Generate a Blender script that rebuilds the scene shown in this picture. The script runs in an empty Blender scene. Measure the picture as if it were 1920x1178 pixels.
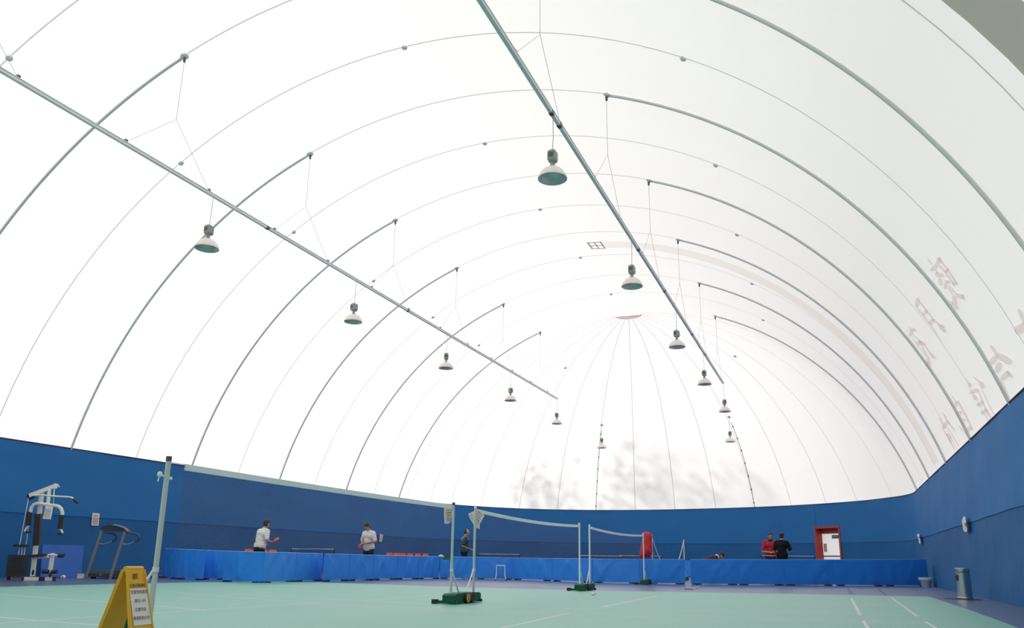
import bpy, bmesh, math, random
from mathutils import Vector, Matrix, Quaternion
random.seed(7)
S = bpy.context.scene
COL = S.collection
PI = math.pi

# ------------------------------------------------------------------ camera (a cropped wide-angle frame, eye 0.69 m above the floor)
FPX, PY, PITCH, YAW, ROLL, CH = 1503.73, 668.8171, 0.24820895, 0.37884094, 0.01528605, 0.69438897
CAM = Vector((0, 0, CH))
_fw = Vector((-math.sin(YAW), math.cos(YAW), 0)); _rt = Vector((math.cos(YAW), math.sin(YAW), 0)); _up = Vector((0, 0, 1))
CF = _fw * math.cos(PITCH) + _up * math.sin(PITCH)
_U = _up * math.cos(PITCH) - _fw * math.sin(PITCH)
CR = _rt * math.cos(ROLL) + _U * math.sin(ROLL)
CU = _U * math.cos(ROLL) - _rt * math.sin(ROLL)
cd = bpy.data.cameras.new('camera'); cam = bpy.data.objects.new('camera', cd); COL.objects.link(cam)
cam.matrix_world = Matrix(((CR.x, CU.x, -CF.x, 0), (CR.y, CU.y, -CF.y, 0), (CR.z, CU.z, -CF.z, CH), (0, 0, 0, 1)))
cd.sensor_fit = 'HORIZONTAL'; cd.sensor_width = 36; cd.lens = FPX / 1920 * 36
cd.shift_y = (PY - 589) / 1920; cd.clip_start = .05; cd.clip_end = 500
S.camera = cam

# ------------------------------------------------------------------ daylight and exposure
W = bpy.data.worlds.new('World'); S.world = W; W.use_nodes = True
bg = W.node_tree.nodes['Background']; bg.inputs[0].default_value = (1.0, .978, .962, 1); bg.inputs[1].default_value = 1.28
sd = bpy.data.lights.new('sun', 'SUN'); sd.energy = 3.2; sd.angle = math.radians(3.2); sd.color = (1, .96, .92)
sun = bpy.data.objects.new('sun', sd); COL.objects.link(sun)
SUNDIR = Vector((-.50, .55, .67)).normalized()
sun.rotation_euler = SUNDIR.to_track_quat('Z', 'Y').to_euler()
S.view_settings.view_transform = 'Standard'; S.view_settings.look = 'None'
S.view_settings.exposure = 0.0; S.view_settings.gamma = 1; S.view_settings.use_curve_mapping = False
S.cycles.use_denoising = True
S.cycles.max_bounces = 10; S.cycles.diffuse_bounces = 6; S.cycles.transmission_bounces = 8

# ------------------------------------------------------------------ pixel -> place helpers (photo frame 1920 x 1178)
def ray(px, py): return CF + CR * ((px - 960) / FPX) + CU * (-(py - PY) / FPX)
def gnd(px, py, z=0.0):
    d = ray(px, py); return CAM + d * ((z - CH) / d.z)
def onx(px, py, x):
    d = ray(px, py); return CAM + d * (x / d.x)
def ony(px, py, y):
    d = ray(px, py); return CAM + d * (y / d.y)
def vp(px, py, D):                       # on the upright plane at horizontal distance D ahead of the lens
    d = ray(px, py); return CAM + d * (D / d.dot(_fw))
def fwd(P): return P.dot(_fw)

# ------------------------------------------------------------------ materials
def mat(name, col, rough=.6, metal=0.0, spec=.5, bump=None, var=0.0, vscale=8, trans=0.0, coat=0.0):
    m = bpy.data.materials.new(name); m.use_nodes = True
    nt = m.node_tree; b = nt.nodes['Principled BSDF']
    b.inputs['Base Color'].default_value = (*col, 1); b.inputs['Roughness'].default_value = rough
    b.inputs['Metallic'].default_value = metal; b.inputs['Specular IOR Level'].default_value = spec
    if coat: b.inputs['Coat Weight'].default_value = coat; b.inputs['Coat Roughness'].default_value = .15
    tc = nt.nodes.new('ShaderNodeTexCoord')
    if var:
        n = nt.nodes.new('ShaderNodeTexNoise'); n.inputs['Scale'].default_value = vscale; n.inputs['Detail'].default_value = 4
        nt.links.new(tc.outputs['Object'], n.inputs['Vector'])
        r = nt.nodes.new('ShaderNodeMapRange'); r.inputs['To Min'].default_value = 1 - var; r.inputs['To Max'].default_value = 1 + var
        nt.links.new(n.outputs[0], r.inputs[0])
        mx = nt.nodes.new('ShaderNodeMix'); mx.data_type = 'RGBA'; mx.blend_type = 'MULTIPLY'; mx.inputs[0].default_value = 1
        mx.inputs[6].default_value = (*col, 1); nt.links.new(r.outputs[0], mx.inputs[7]); nt.links.new(mx.outputs[2], b.inputs['Base Color'])
    if bump:
        sc, st, axis = bump
        mp = nt.nodes.new('ShaderNodeMapping'); mp.inputs['Scale'].default_value = axis
        n2 = nt.nodes.new('ShaderNodeTexNoise'); n2.inputs['Scale'].default_value = sc; n2.inputs['Detail'].default_value = 3
        bp = nt.nodes.new('ShaderNodeBump'); bp.inputs['Strength'].default_value = st; bp.inputs['Distance'].default_value = .05
        nt.links.new(tc.outputs['Object'], mp.inputs[0]); nt.links.new(mp.outputs[0], n2.inputs['Vector'])
        nt.links.new(n2.outputs[0], bp.inputs['Height']); nt.links.new(bp.outputs[0], b.inputs['Normal'])
    return m
def cloth_light(name, col, t, var=0.0, vscale=.6, backing=None):    # thin sheeting that lets daylight through
    m = bpy.data.materials.new(name); m.use_nodes = True; nt = m.node_tree
    nt.nodes.remove(nt.nodes['Principled BSDF']); out = nt.nodes['Material Output']
    a = nt.nodes.new('ShaderNodeBsdfTranslucent'); d = nt.nodes.new('ShaderNodeBsdfDiffuse'); mx = nt.nodes.new('ShaderNodeMixShader')
    mx.inputs[0].default_value = t
    for q in (a, d): q.inputs[0].default_value = (*col, 1)
    if var:
        tc = nt.nodes.new('ShaderNodeTexCoord'); n = nt.nodes.new('ShaderNodeTexNoise'); n.inputs['Scale'].default_value = vscale; n.inputs['Detail'].default_value = 5
        r = nt.nodes.new('ShaderNodeMapRange'); r.inputs['To Min'].default_value = 1 - var; r.inputs['To Max'].default_value = 1
        mm = nt.nodes.new('ShaderNodeMix'); mm.data_type = 'RGBA'; mm.blend_type = 'MULTIPLY'; mm.inputs[0].default_value = 1; mm.inputs[6].default_value = (*col, 1)
        nt.links.new(tc.outputs['Object'], n.inputs['Vector']); nt.links.new(n.outputs[0], r.inputs[0]); nt.links.new(r.outputs[0], mm.inputs[7])
        for q in (a, d): nt.links.new(mm.outputs[2], q.inputs[0])
    nt.links.new(d.outputs[0], mx.inputs[1]); nt.links.new(a.outputs[0], mx.inputs[2]); nt.links.new(mx.outputs[0], out.inputs[0])
    return m
M = {}
M['fabric'] = cloth_light('white_dome_fabric', (.93, .917, .902), .5, .02)
M['shadow_band'] = cloth_light('faint_shadow_sheet', (.97, .945, .915), .84)  # faint shadow of an outside strip, put into a tinted sheet
M['dark_shadow_band'] = cloth_light('dark_shadow_sheet', (.52, .52, .47), .42)  # stronger outside shadow, put into a darker grey sheet
M['letter'] = cloth_light('faded_brown_print', (.93, .86, .85), .70)
M['hatch'] = cloth_light('clear_hatch_film', (.99, .99, .99), .6)
M['seam'] = cloth_light('grey_seam_tape', (.70, .69, .685), .62, .03)
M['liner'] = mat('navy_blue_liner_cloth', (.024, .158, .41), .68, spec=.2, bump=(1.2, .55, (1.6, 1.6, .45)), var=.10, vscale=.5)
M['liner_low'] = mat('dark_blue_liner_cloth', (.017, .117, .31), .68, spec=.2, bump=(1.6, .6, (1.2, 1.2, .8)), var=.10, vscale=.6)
M['piping'] = mat('dark_red_piping', (.13, .03, .06), .7, var=.1)
M['floor'] = mat('grey_blue_sport_floor', (.085, .12, .225), .28, spec=.8, var=.06, vscale=.7)
M['court'] = mat('green_court_mat', (.135, .41, .325), .42, spec=.95, var=.05, vscale=.8)
M['line'] = mat('white_line_paint', (.62, .66, .63), .55, var=.05)
M['blue_line'] = mat('blue_line_paint', (.03, .06, .22), .5, var=.05)
M['galv'] = mat('grey_painted_steel', (.74, .75, .74), .5, metal=.05, var=.05, vscale=3)
M['conduit'] = mat('grey_plastic_conduit', (.60, .62, .62), .6, var=.05, vscale=3)
M['dark_metal'] = mat('dark_grey_metal', (.10, .105, .11), .5, metal=.4, var=.08)
M['cable'] = mat('thin_grey_wire', (.42, .42, .42), .6, var=.04)
M['black_cable'] = mat('black_cable_sheath', (.10, .10, .10), .6, var=.04)
M['shade'] = mat('white_enamel_shade', (.86, .76, .70), .45, var=.03)
M['reflector'] = mat('aluminium_reflector', (.66, .68, .66), .5, metal=.55, var=.05)
M['ballast'] = mat('grey_green_casting', (.27, .31, .29), .55, var=.06)
M['post'] = mat('pale_grey_green_post_paint', (.55, .58, .55), .4, var=.05, vscale=2)
M['post_white'] = mat('white_post_paint', (.78, .79, .78), .4, var=.04)
M['base'] = mat('dark_green_cast_base', (.006, .085, .046), .5, spec=.25, var=.12, vscale=12)
M['black'] = mat('black_rubber', (.018, .018, .02), .7, var=.15)
M['yellow_dot'] = mat('yellow_badge_enamel', (.55, .34, .06), .5, var=.08)
M['orange_dot'] = mat('orange_badge_enamel', (.42, .12, .02), .5, var=.08)
M['tape'] = mat('white_net_tape', (.86, .83, .86), .7, var=.05)
M['cord'] = mat('brown_net_cord', (.19, .085, .095), .8, var=.1)
M['tarp'] = mat('royal_blue_tarpaulin', (.030, .255, .82), .40, spec=.4, bump=(2.2, .5, (1, 1, 1)), var=.09, vscale=1.6)
M['mat_blue'] = mat('deep_blue_mat_vinyl', (.014, .105, .43), .5, spec=.3, bump=(2.2, .5, (1, 1, 1)), var=.09, vscale=1.6)
M['tarp_edge'] = mat('light_blue_tarpaulin_hem', (.20, .40, .78), .5, var=.06)
M['paper'] = mat('white_paper', (.76, .745, .725), .7, var=.04)
M['red_print'] = mat('red_print', (.55, .17, .15), .7, var=.1)
M['grey_print'] = mat('grey_print', (.42, .38, .36), .7, var=.1)
M['gold_print'] = mat('tan_print', (.55, .42, .30), .7, var=.1)
M['yellow'] = mat('yellow_sign_plastic', (.80, .40, .012), .45, var=.08, vscale=5)
M['ink'] = mat('black_sign_ink', (.05, .04, .02), .6, var=.1)
M['white_steel'] = mat('white_powder_coat', (.74, .73, .66), .4, var=.04)
M['pad'] = mat('black_vinyl_pad', (.02, .018, .018), .5, var=.2)
M['plates'] = mat('black_weight_plates', (.022, .022, .022), .45, var=.2)
M['grey_steel'] = mat('brownish_grey_steel', (.23, .215, .20), .45, metal=.2, var=.06)
M['tread'] = mat('dark_treadmill_plastic', (.045, .052, .07), .5, var=.12)
M['tread_grey'] = mat('grey_treadmill_rail', (.20, .21, .22), .5, var=.1)
M['chrome'] = mat('brushed_stainless', (.62, .62, .58), .22, metal=1.0, var=.04)
M['dark_mat'] = mat('dark_brown_floor_mat', (.045, .038, .035), .8, var=.2)
M['bucket'] = mat('grey_bucket_plastic', (.30, .38, .48), .5, var=.06)
M['bucket_white'] = mat('white_bucket_rim_plastic', (.60, .62, .64), .5, var=.06)
M['red_door'] = mat('red_vestibule_paint', (.42, .035, .02), .5, var=.08)
M['door_white'] = cloth_light('white_translucent_door_panel', (.97, .97, .97), .55)
M['sign_green'] = mat('dark_green_exit_plate', (.03, .10, .11), .5, var=.06)
M['pink_paper'] = mat('pinkish_notice_paper', (.62, .40, .30), .7, var=.06)
M['chair'] = mat('orange_red_chair_plastic', (.86, .12, .045), .45, var=.06)
M['table_top'] = mat('dark_green_table_top', (.01, .06, .045), .5, var=.08)
M['tt_net'] = mat('navy_net_cord', (.015, .03, .10), .8, var=.1)
M['jacket'] = mat('bright_red_jacket_cloth', (.58, .018, .03), .6, bump=(9, .5, (1, 1, .6)), var=.15, vscale=6)
M['skin'] = mat('skin', (.52, .27, .18), .55, var=.06)
M['hair'] = mat('black_hair', (.016, .013, .012), .55, var=.2, vscale=30)
M['eye'] = mat('eye', (.03, .02, .02), .3, var=.05)
M['lip'] = mat('lip', (.36, .12, .10), .5, var=.05)
M['white_cloth'] = mat('white_shirt_cloth', (.90, .86, .83), .8, bump=(5, .12, (1, 1, .8)), var=.04)
M['grey_cloth'] = mat('dark_slate_shirt_cloth', (.028, .045, .065), .75, bump=(7, .4, (1, 1, .5)), var=.1)
M['grey_yoke'] = mat('mid_grey_shirt_panel', (.13, .165, .215), .75, var=.08)
M['stripe'] = mat('olive_shirt_stripe', (.14, .13, .06), .75, var=.08)
M['red_cloth'] = mat('crimson_shirt_cloth', (.50, .014, .03), .7, bump=(7, .4, (1, 1, .5)), var=.1)
M['black_cloth'] = mat('black_shirt_cloth', (.007, .007, .008), .85, spec=.2, bump=(7, .4, (1, 1, .5)), var=.15)
M['trouser'] = mat('black_trouser_cloth', (.009, .009, .010), .85, spec=.2, var=.15)
M['maroon_cloth'] = mat('dark_maroon_shirt_cloth', (.05, .012, .025), .75, bump=(7, .4, (1, 1, .5)), var=.15)
M['paddle'] = mat('red_paddle_rubber', (.78, .055, .04), .5, var=.06)
M['wood'] = mat('pale_wood', (.50, .32, .16), .5, var=.12)
M['green_cloth'] = mat('green_cloth', (.014, .14, .02), .7, var=.12)
M['shoe'] = mat('white_shoe', (.6, .6, .6), .5, var=.05)
M['leaf'] = mat('tree_leaf', (.05, .12, .03), .6, var=.3, vscale=2)
M['bark'] = mat('tree_bark', (.10, .07, .05), .8, var=.3)
M['cork'] = mat('white_feather', (.75, .75, .72), .6, var=.05)

# ------------------------------------------------------------------ mesh helpers
class MB:
    def __init__(s): s.v = []; s.f = []
    def add(s, vs, fs):
        o = len(s.v); s.v += [Vector(q) for q in vs]; s.f += [tuple(i + o for i in f) for f in fs]; return s
    def box(s, c, size, ax=None):
        c = Vector(c); X, Y, Z = ax or (Vector((1, 0, 0)), Vector((0, 1, 0)), Vector((0, 0, 1)))
        a, b, d = [q / 2 for q in size]
        vs = [c + X * (a * i) + Y * (b * j) + Z * (d * k) for k in (-1, 1) for j in (-1, 1) for i in (-1, 1)]
        return s.add(vs, [(0, 2, 3, 1), (4, 5, 7, 6), (0, 1, 5, 4), (2, 6, 7, 3), (0, 4, 6, 2), (1, 3, 7, 5)])
    def bar(s, p, q, w, h=None, up=None):          # straight square bar
        p, q = Vector(p), Vector(q); d = (q - p); L = d.length; d.normalize(); u = Vector(up or (0, 0, 1))
        if abs(d.dot(u)) > .99: u = Vector((1, 0, 0))
        x = d.cross(u).normalized(); z = x.cross(d)
        return s.box((p + q) / 2, (w, L, h or w), (x, d, z))
    def tube(s, pts, r, n=10, caps=True, flat=None):
        pts = [Vector(q) for q in pts]; m = len(pts); rs = r if isinstance(r, (list, tuple)) else [r] * m
        t0 = (pts[1] - pts[0]).normalized(); u = Vector((0, 0, 1)) if abs(t0.z) < .9 else Vector((1, 0, 0))
        x = t0.cross(u).normalized(); vs = []
        for i, q in enumerate(pts):
            a = pts[max(i - 1, 0)]; b = pts[min(i + 1, m - 1)]; t = (b - a).normalized()
            x = (x - t * x.dot(t)).normalized(); y = t.cross(x)
            for k in range(n):
                an = 2 * PI * k / n; vs.append(q + (x * math.cos(an) + y * math.sin(an) * (flat or 1)) * rs[i])
        fs = [(i * n + k, i * n + (k + 1) % n, (i + 1) * n + (k + 1) % n, (i + 1) * n + k) for i in range(m - 1) for k in range(n)]
        if caps: fs += [tuple(range(n))[::-1], tuple((m - 1) * n + k for k in range(n))]
        return s.add(vs, fs)
    def cap(s, p, q, r0, r1=None, n=14):            # tapered capsule with round ends
        p, q = Vector(p), Vector(q); r1 = r1 or r0; d = (q - p); L = d.length
        d = d.normalized() if L > 1e-6 else Vector((0, 0, 1)); pts, rs = [], []
        for a in (-85, -60, -30, 0): pts.append(p + d * (r0 * math.sin(math.radians(a)))); rs.append(r0 * math.cos(math.radians(a)))
        for a in (0, 30, 60, 85): pts.append(q + d * (r1 * math.sin(math.radians(a)) + 1e-5)); rs.append(r1 * math.cos(math.radians(a)))
        return s.tube(pts, rs, n)
    def ell(s, c, rad, ax=None, n=16, m=10):
        c = Vector(c); X, Y, Z = ax or (Vector((1, 0, 0)), Vector((0, 1, 0)), Vector((0, 0, 1))); vs = []
        vs.append(c - Z * rad[2])
        for i in range(1, m):
            t = -PI / 2 + PI * i / m
            for k in range(n):
                a = 2 * PI * k / n
                vs.append(c + X * (rad[0] * math.cos(t) * math.cos(a)) + Y * (rad[1] * math.cos(t) * math.sin(a)) + Z * (rad[2] * math.sin(t)))
        vs.append(c + Z * rad[2]); top = len(vs) - 1
        fs = [(0, 1 + (k + 1) % n, 1 + k) for k in range(n)]
        for i in range(m - 2):
            b = 1 + i * n
            fs += [(b + k, b + (k + 1) % n, b + n + (k + 1) % n, b + n + k) for k in range(n)]
        b = 1 + (m - 2) * n
        fs += [(b + k, b + (k + 1) % n, top) for k in range(n)]
        return s.add(vs, fs)
    def lathe(s, prof, c=(0, 0, 0), n=24, ax=None):
        c = Vector(c); X, Y, Z = ax or (Vector((1, 0, 0)), Vector((0, 1, 0)), Vector((0, 0, 1)))
        vs = [c + X * (r * math.cos(2 * PI * k / n)) + Y * (r * math.sin(2 * PI * k / n)) + Z * z for r, z in prof for k in range(n)]
        fs = [(i * n + k, i * n + (k + 1) % n, (i + 1) * n + (k + 1) % n, (i + 1) * n + k) for i in range(len(prof) - 1) for k in range(n)]
        return s.add(vs, fs)
    def prism(s, poly, d):                           # polygon pushed by vector d
        n = len(poly); d = Vector(d); vs = [Vector(q) for q in poly] + [Vector(q) + d for q in poly]
        fs = [tuple(range(n))[::-1], tuple(range(n, 2 * n))] + [(i, (i + 1) % n, n + (i + 1) % n, n + i) for i in range(n)]
        return s.add(vs, fs)
    def grid(s, rows, closed=False):
        m = len(rows[0]); vs = [q for r in rows for q in r]
        fs = [(i * m + k, i * m + k + 1, (i + 1) * m + k + 1, (i + 1) * m + k) for i in range(len(rows) - 1) for k in range(m - 1)]
        return s.add(vs, fs)
    def mesh(s, name, off=Vector((0, 0, 0)), smooth=True, fix=True):
        me = bpy.data.meshes.new(name); me.from_pydata([q - off for q in s.v], [], s.f); me.update()
        if fix:
            b = bmesh.new(); b.from_mesh(me); bmesh.ops.recalc_face_normals(b, faces=b.faces); b.to_mesh(me); b.free()
        if smooth:
            for p in me.polygons: p.use_smooth = True
            me.set_sharp_from_angle(angle=math.radians(38))
        return me
ROOT = {}
def put(name, mb, m, parent=None, local=False, smooth=True, fix=True):
    off = Vector((0, 0, 0))
    if parent is not None and not local: off = ROOT.get(parent.name, Vector((0, 0, 0)))
    me = mb if isinstance(mb, bpy.types.Mesh) else mb.mesh(name, off, smooth, fix)
    me.materials.append(M[m] if isinstance(m, str) else m)
    o = bpy.data.objects.new(name, me); COL.objects.link(o)
    if parent is not None:
        o.parent = parent
        ROOT[o.name] = ROOT.get(parent.name, Vector((0, 0, 0)))
    return o
def tag(o, label=None, cat=None, group=None, kind=None):
    if label: o['label'] = label
    if cat: o['category'] = cat
    if group: o['group'] = group
    if kind: o['kind'] = kind
    return o
def thing(name, label, cat, loc=(0, 0, 0), rz=0, group=None):
    o = bpy.data.objects.new(name, None); COL.objects.link(o); o.empty_display_size = .2
    o.location = loc; o.rotation_euler = (0, 0, rz); ROOT[o.name] = Vector(loc)
    return tag(o, label, cat, group)
def struct(name, mb, m, smooth=True, fix=True, label=None):
    o = put(name, mb, m, None, smooth=smooth, fix=fix); return tag(o, label, None, None, 'structure')
def dup(root, loc, rz=0, label=None, group=None):
    r = root.copy(); COL.objects.link(r); r.location = loc; r.rotation_euler = (0, 0, rz)
    if label: r['label'] = label
    if group: r['group'] = group
    for ch in list(root.children):
        c = ch.copy(); COL.objects.link(c); c.parent = r
        for g in list(ch.children):
            d = g.copy(); COL.objects.link(d); d.parent = c
    return r
def text_mesh(txt, size, mtx, off=Vector((0, 0, 0)), depth=.0008):
    cu = bpy.data.curves.new('lettering', 'FONT'); cu.body = txt; cu.size = size; cu.align_x = 'CENTER'; cu.align_y = 'CENTER'; cu.extrude = depth
    cu.resolution_u = 3
    t = bpy.data.objects.new('tmp_text', cu); COL.objects.link(t); bpy.context.view_layer.update()
    dg = bpy.context.evaluated_depsgraph_get(); me = bpy.data.meshes.new_from_object(t.evaluated_get(dg))
    bpy.data.objects.remove(t); me.transform(Matrix.Translation(-off) @ mtx); me.materials.clear(); return me
def remeshed(mb, name, vox, off=Vector((0, 0, 0)), smooth_it=3):
    me = mb.mesh(name, off, False, True); t = bpy.data.objects.new('tmp_remesh', me); COL.objects.link(t)
    r = t.modifiers.new('r', 'REMESH'); r.mode = 'VOXEL'; r.voxel_size = vox; r.use_smooth_shade = True
    if smooth_it:
        q = t.modifiers.new('s', 'SMOOTH'); q.factor = .5; q.iterations = smooth_it
    bpy.context.view_layer.update(); dg = bpy.context.evaluated_depsgraph_get()
    out = bpy.data.meshes.new_from_object(t.evaluated_get(dg)); bpy.data.objects.remove(t); bpy.data.meshes.remove(me)
    for p in out.polygons: p.use_smooth = True
    return out

# ------------------------------------------------------------------ the dome
XC, YC = -9.0819, 38.952
RAD, Z0, ZB, WW = 13.0, .08, 3.79, 12.43
YA, SP = 12.7055, 5.0587
XD, ZD = 4.5046, 12.27
YN = -9.0
XL, XR = XC - WW, XC + WW
XRF = XC + 12.12                                  # right wall foot
KT = [(0, 1), (20, .95), (40, .875), (60, .83), (80, .825), (100, .88), (115, .94), (135, 1), (160, 1.01), (180, 1)]
def kk(t):
    t = max(0, min(180, t))
    for (a, p), (b, q) in zip(KT, KT[1:]):
        if a <= t <= b:
            u = (t - a) / (b - a); return p + (q - p) * u
_kt = [sum(kk(t + d) * w for d, w in ((-8, 1), (-4, 2), (0, 3), (4, 2), (8, 1))) / 9 for t in range(181)]
def ks(t):
    t = max(0, min(180, t)); i = int(t); j = min(i + 1, 180); v = _kt[i] + (_kt[j] - _kt[i]) * (t - i)
    e = min(t, 180 - t) / 15
    return v if e >= 1 else 1 + (v - 1) * e
def capP(th, ph, r=RAD):                          # th: degrees round the end, ph: from the crown
    s = r * math.sin(ph); k = ks(th); a = math.radians(th)
    return Vector((XC + k * s * math.cos(a) if 0 < th < 180 else XC + s * math.cos(a), YC + k * s * math.sin(a), Z0 + r * math.cos(ph)))
def hoopP(y, ph, r=RAD): return Vector((XC + r * math.sin(ph), y, Z0 + r * math.cos(ph)))
PHB = math.acos((ZB - Z0) / RAD)                  # where the fabric meets the blue liner
def oncyl(px, py, r=RAD):
    d = ray(px, py); ox, oz = -XC, CH - Z0; a = d.x ** 2 + d.z ** 2; b = ox * d.x + oz * d.z; c = ox * ox + oz * oz - r * r
    return CAM + d * ((-b + math.sqrt(b * b - a * c)) / a)
def oncap(px, py):
    d = ray(px, py); t = 25.0
    while t < 75:
        P = CAM + d * t
        if P.y > YC:
            th = math.degrees(math.atan2(P.y - YC, P.x - XC)); h = P.z - Z0
            if math.hypot(P.x - XC, P.y - YC) / ks(th) > math.sqrt(max(RAD ** 2 - h * h, 0)): return P
        t += .02
mb = MB(); NP = 48
ys = [YN + (YC - YN) * i / 40 for i in range(41)]
mb.grid([[hoopP(y, -PHB + 2 * PHB * j / NP) for j in range(NP + 1)] for y in ys])
mb.grid([[capP(180 * i / 60, PHB * j / 26 + (1e-4 if j == 0 else 0)) for j in range(27)] for i in range(61)])
end = [hoopP(YN, -PHB + 2 * PHB * j / NP) for j in range(NP + 1)]
mb.add(end, [tuple(range(NP + 1))])
dome = struct('ceiling', mb, 'fabric', fix=False, label='white translucent air dome fabric vault over the whole hall')
def seam(pts, r=.011, m='seam', name='seam'):     # a flat welded tape lying just inside the sheet
    rows = []
    for i, q in enumerate(pts):
        t = (pts[min(i + 1, len(pts) - 1)] - pts[max(i - 1, 0)]).normalized(); n = Vector((XC - q.x, 0 if q.y <= YC else YC - q.y, Z0 - q.z)).normalized(); w = t.cross(n).normalized() * r
        rows.append([q - w, q + n * .004, q + w])
    return put(name, MB().grid(rows), m, dome, fix=False)
idx = -3.0
while idx <= 4.6:                                  # hoop seams, every half bay
    y = YA + idx * SP; seam([hoopP(y, -PHB + 2 * PHB * j / 60, RAD - .012) for j in range(61)], .020 if idx % 1 == 0 else .019); idx += .5
for th in (169, 160.5, 149.8, 137.3, 125.9, 114.4, 102.3, 89.2, 75.1, 61.6, 49.2, 37.5, 27.3, 14):
    seam([capP(th, PHB * (j + 1) / 26, RAD - .012) for j in range(26)], .018)
seam([hoopP(YC, -PHB + 2 * PHB * j / 60, RAD - .012) for j in range(61)], .018)
put('crown_plate', MB().prism([capP(a, .70 / RAD, RAD - .07) for a in range(2, 179, 8)], (0, 0, -.006)), cloth_light('pink_crown_plate', (.92, .83, .81), .6), dome)
def disc(P, r=.10, dark=True):
    n = Vector((XC - P.x, 0 if P.y < YC else YC - P.y, Z0 - P.z)).normalized(); u = Vector((0, 1, 0)) if abs(n.y) < .9 else Vector((1, 0, 0))
    x = n.cross(u).normalized(); y = n.cross(x)
    b = MB().lathe([(.001, .055), (r * .55, .05), (r, .02), (r, -.01), (.001, -.01)], P, 16, (x, y, n))
    o = put('anchor_disc', b, 'galv', dome)
    if dark: put('hook', MB().cap(P + n * .05, P + n * .05 + Vector((0, 0, -.10)), .035, .03), 'dark_metal', o)
    return P
def xdisc(dx, y): ph = math.asin(dx / RAD); return hoopP(y, ph, RAD - .03)
for i in range(-1, 5):
    for dx in (-XD - .02, XD + .02): disc(xdisc(dx, YA + i * SP), .10)
for dx in (-XD, XD): disc(xdisc(dx, YA + 5 * SP), .10)
for i in range(-2, 5):
    for dx in (-6.85, 0, 6.85): disc(xdisc(dx, YA + (i + .5) * SP), .075, False)
disc(oncap(1060, 690), .09, False); disc(oncap(1378, 668), .09, False)
CAPD = [oncap(1128, 797), oncap(1367, 782)]
for q in CAPD: disc(q, .09, False)
# sheets tinted as shadows of things outside, one with a hatch at its top
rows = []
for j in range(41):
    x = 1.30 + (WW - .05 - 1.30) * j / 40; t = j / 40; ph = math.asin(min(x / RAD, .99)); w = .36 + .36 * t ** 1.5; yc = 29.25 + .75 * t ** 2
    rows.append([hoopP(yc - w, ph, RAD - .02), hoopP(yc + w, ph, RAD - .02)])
tag(put('shadow_strip', MB().grid(rows), 'shadow_band', dome, fix=False), 'faint beige strip of shadow across the right of the dome, with a hatch at its upper end')
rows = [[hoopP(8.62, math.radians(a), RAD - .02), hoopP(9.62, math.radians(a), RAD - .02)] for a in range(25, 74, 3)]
tag(put('shadow_strip', MB().grid(rows), 'dark_shadow_band', dome, fix=False), 'wide grey strip of shadow in the upper right of the dome')
hb = MB()
def hbar(x0, x1, y0, y1):
    hb.prism([hoopP(y, math.asin(x / RAD), RAD - .03) for x, y in ((x0, y0), (x0, y1), (x1, y1), (x1, y0))], (0, 0, -.012))
for x0, x1 in ((.72, .80), (1.00, 1.05), (1.25, 1.31)): hbar(x0, x1, 28.89, 29.61)
for y0, y1 in ((28.89, 28.95), (29.22, 29.28), (29.55, 29.61)): hbar(.74, 1.31, y0, y1)
put('hatch_frame', hb, cloth_light('grey_hatch_frame', (.80, .78, .75), .55), dome)

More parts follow.
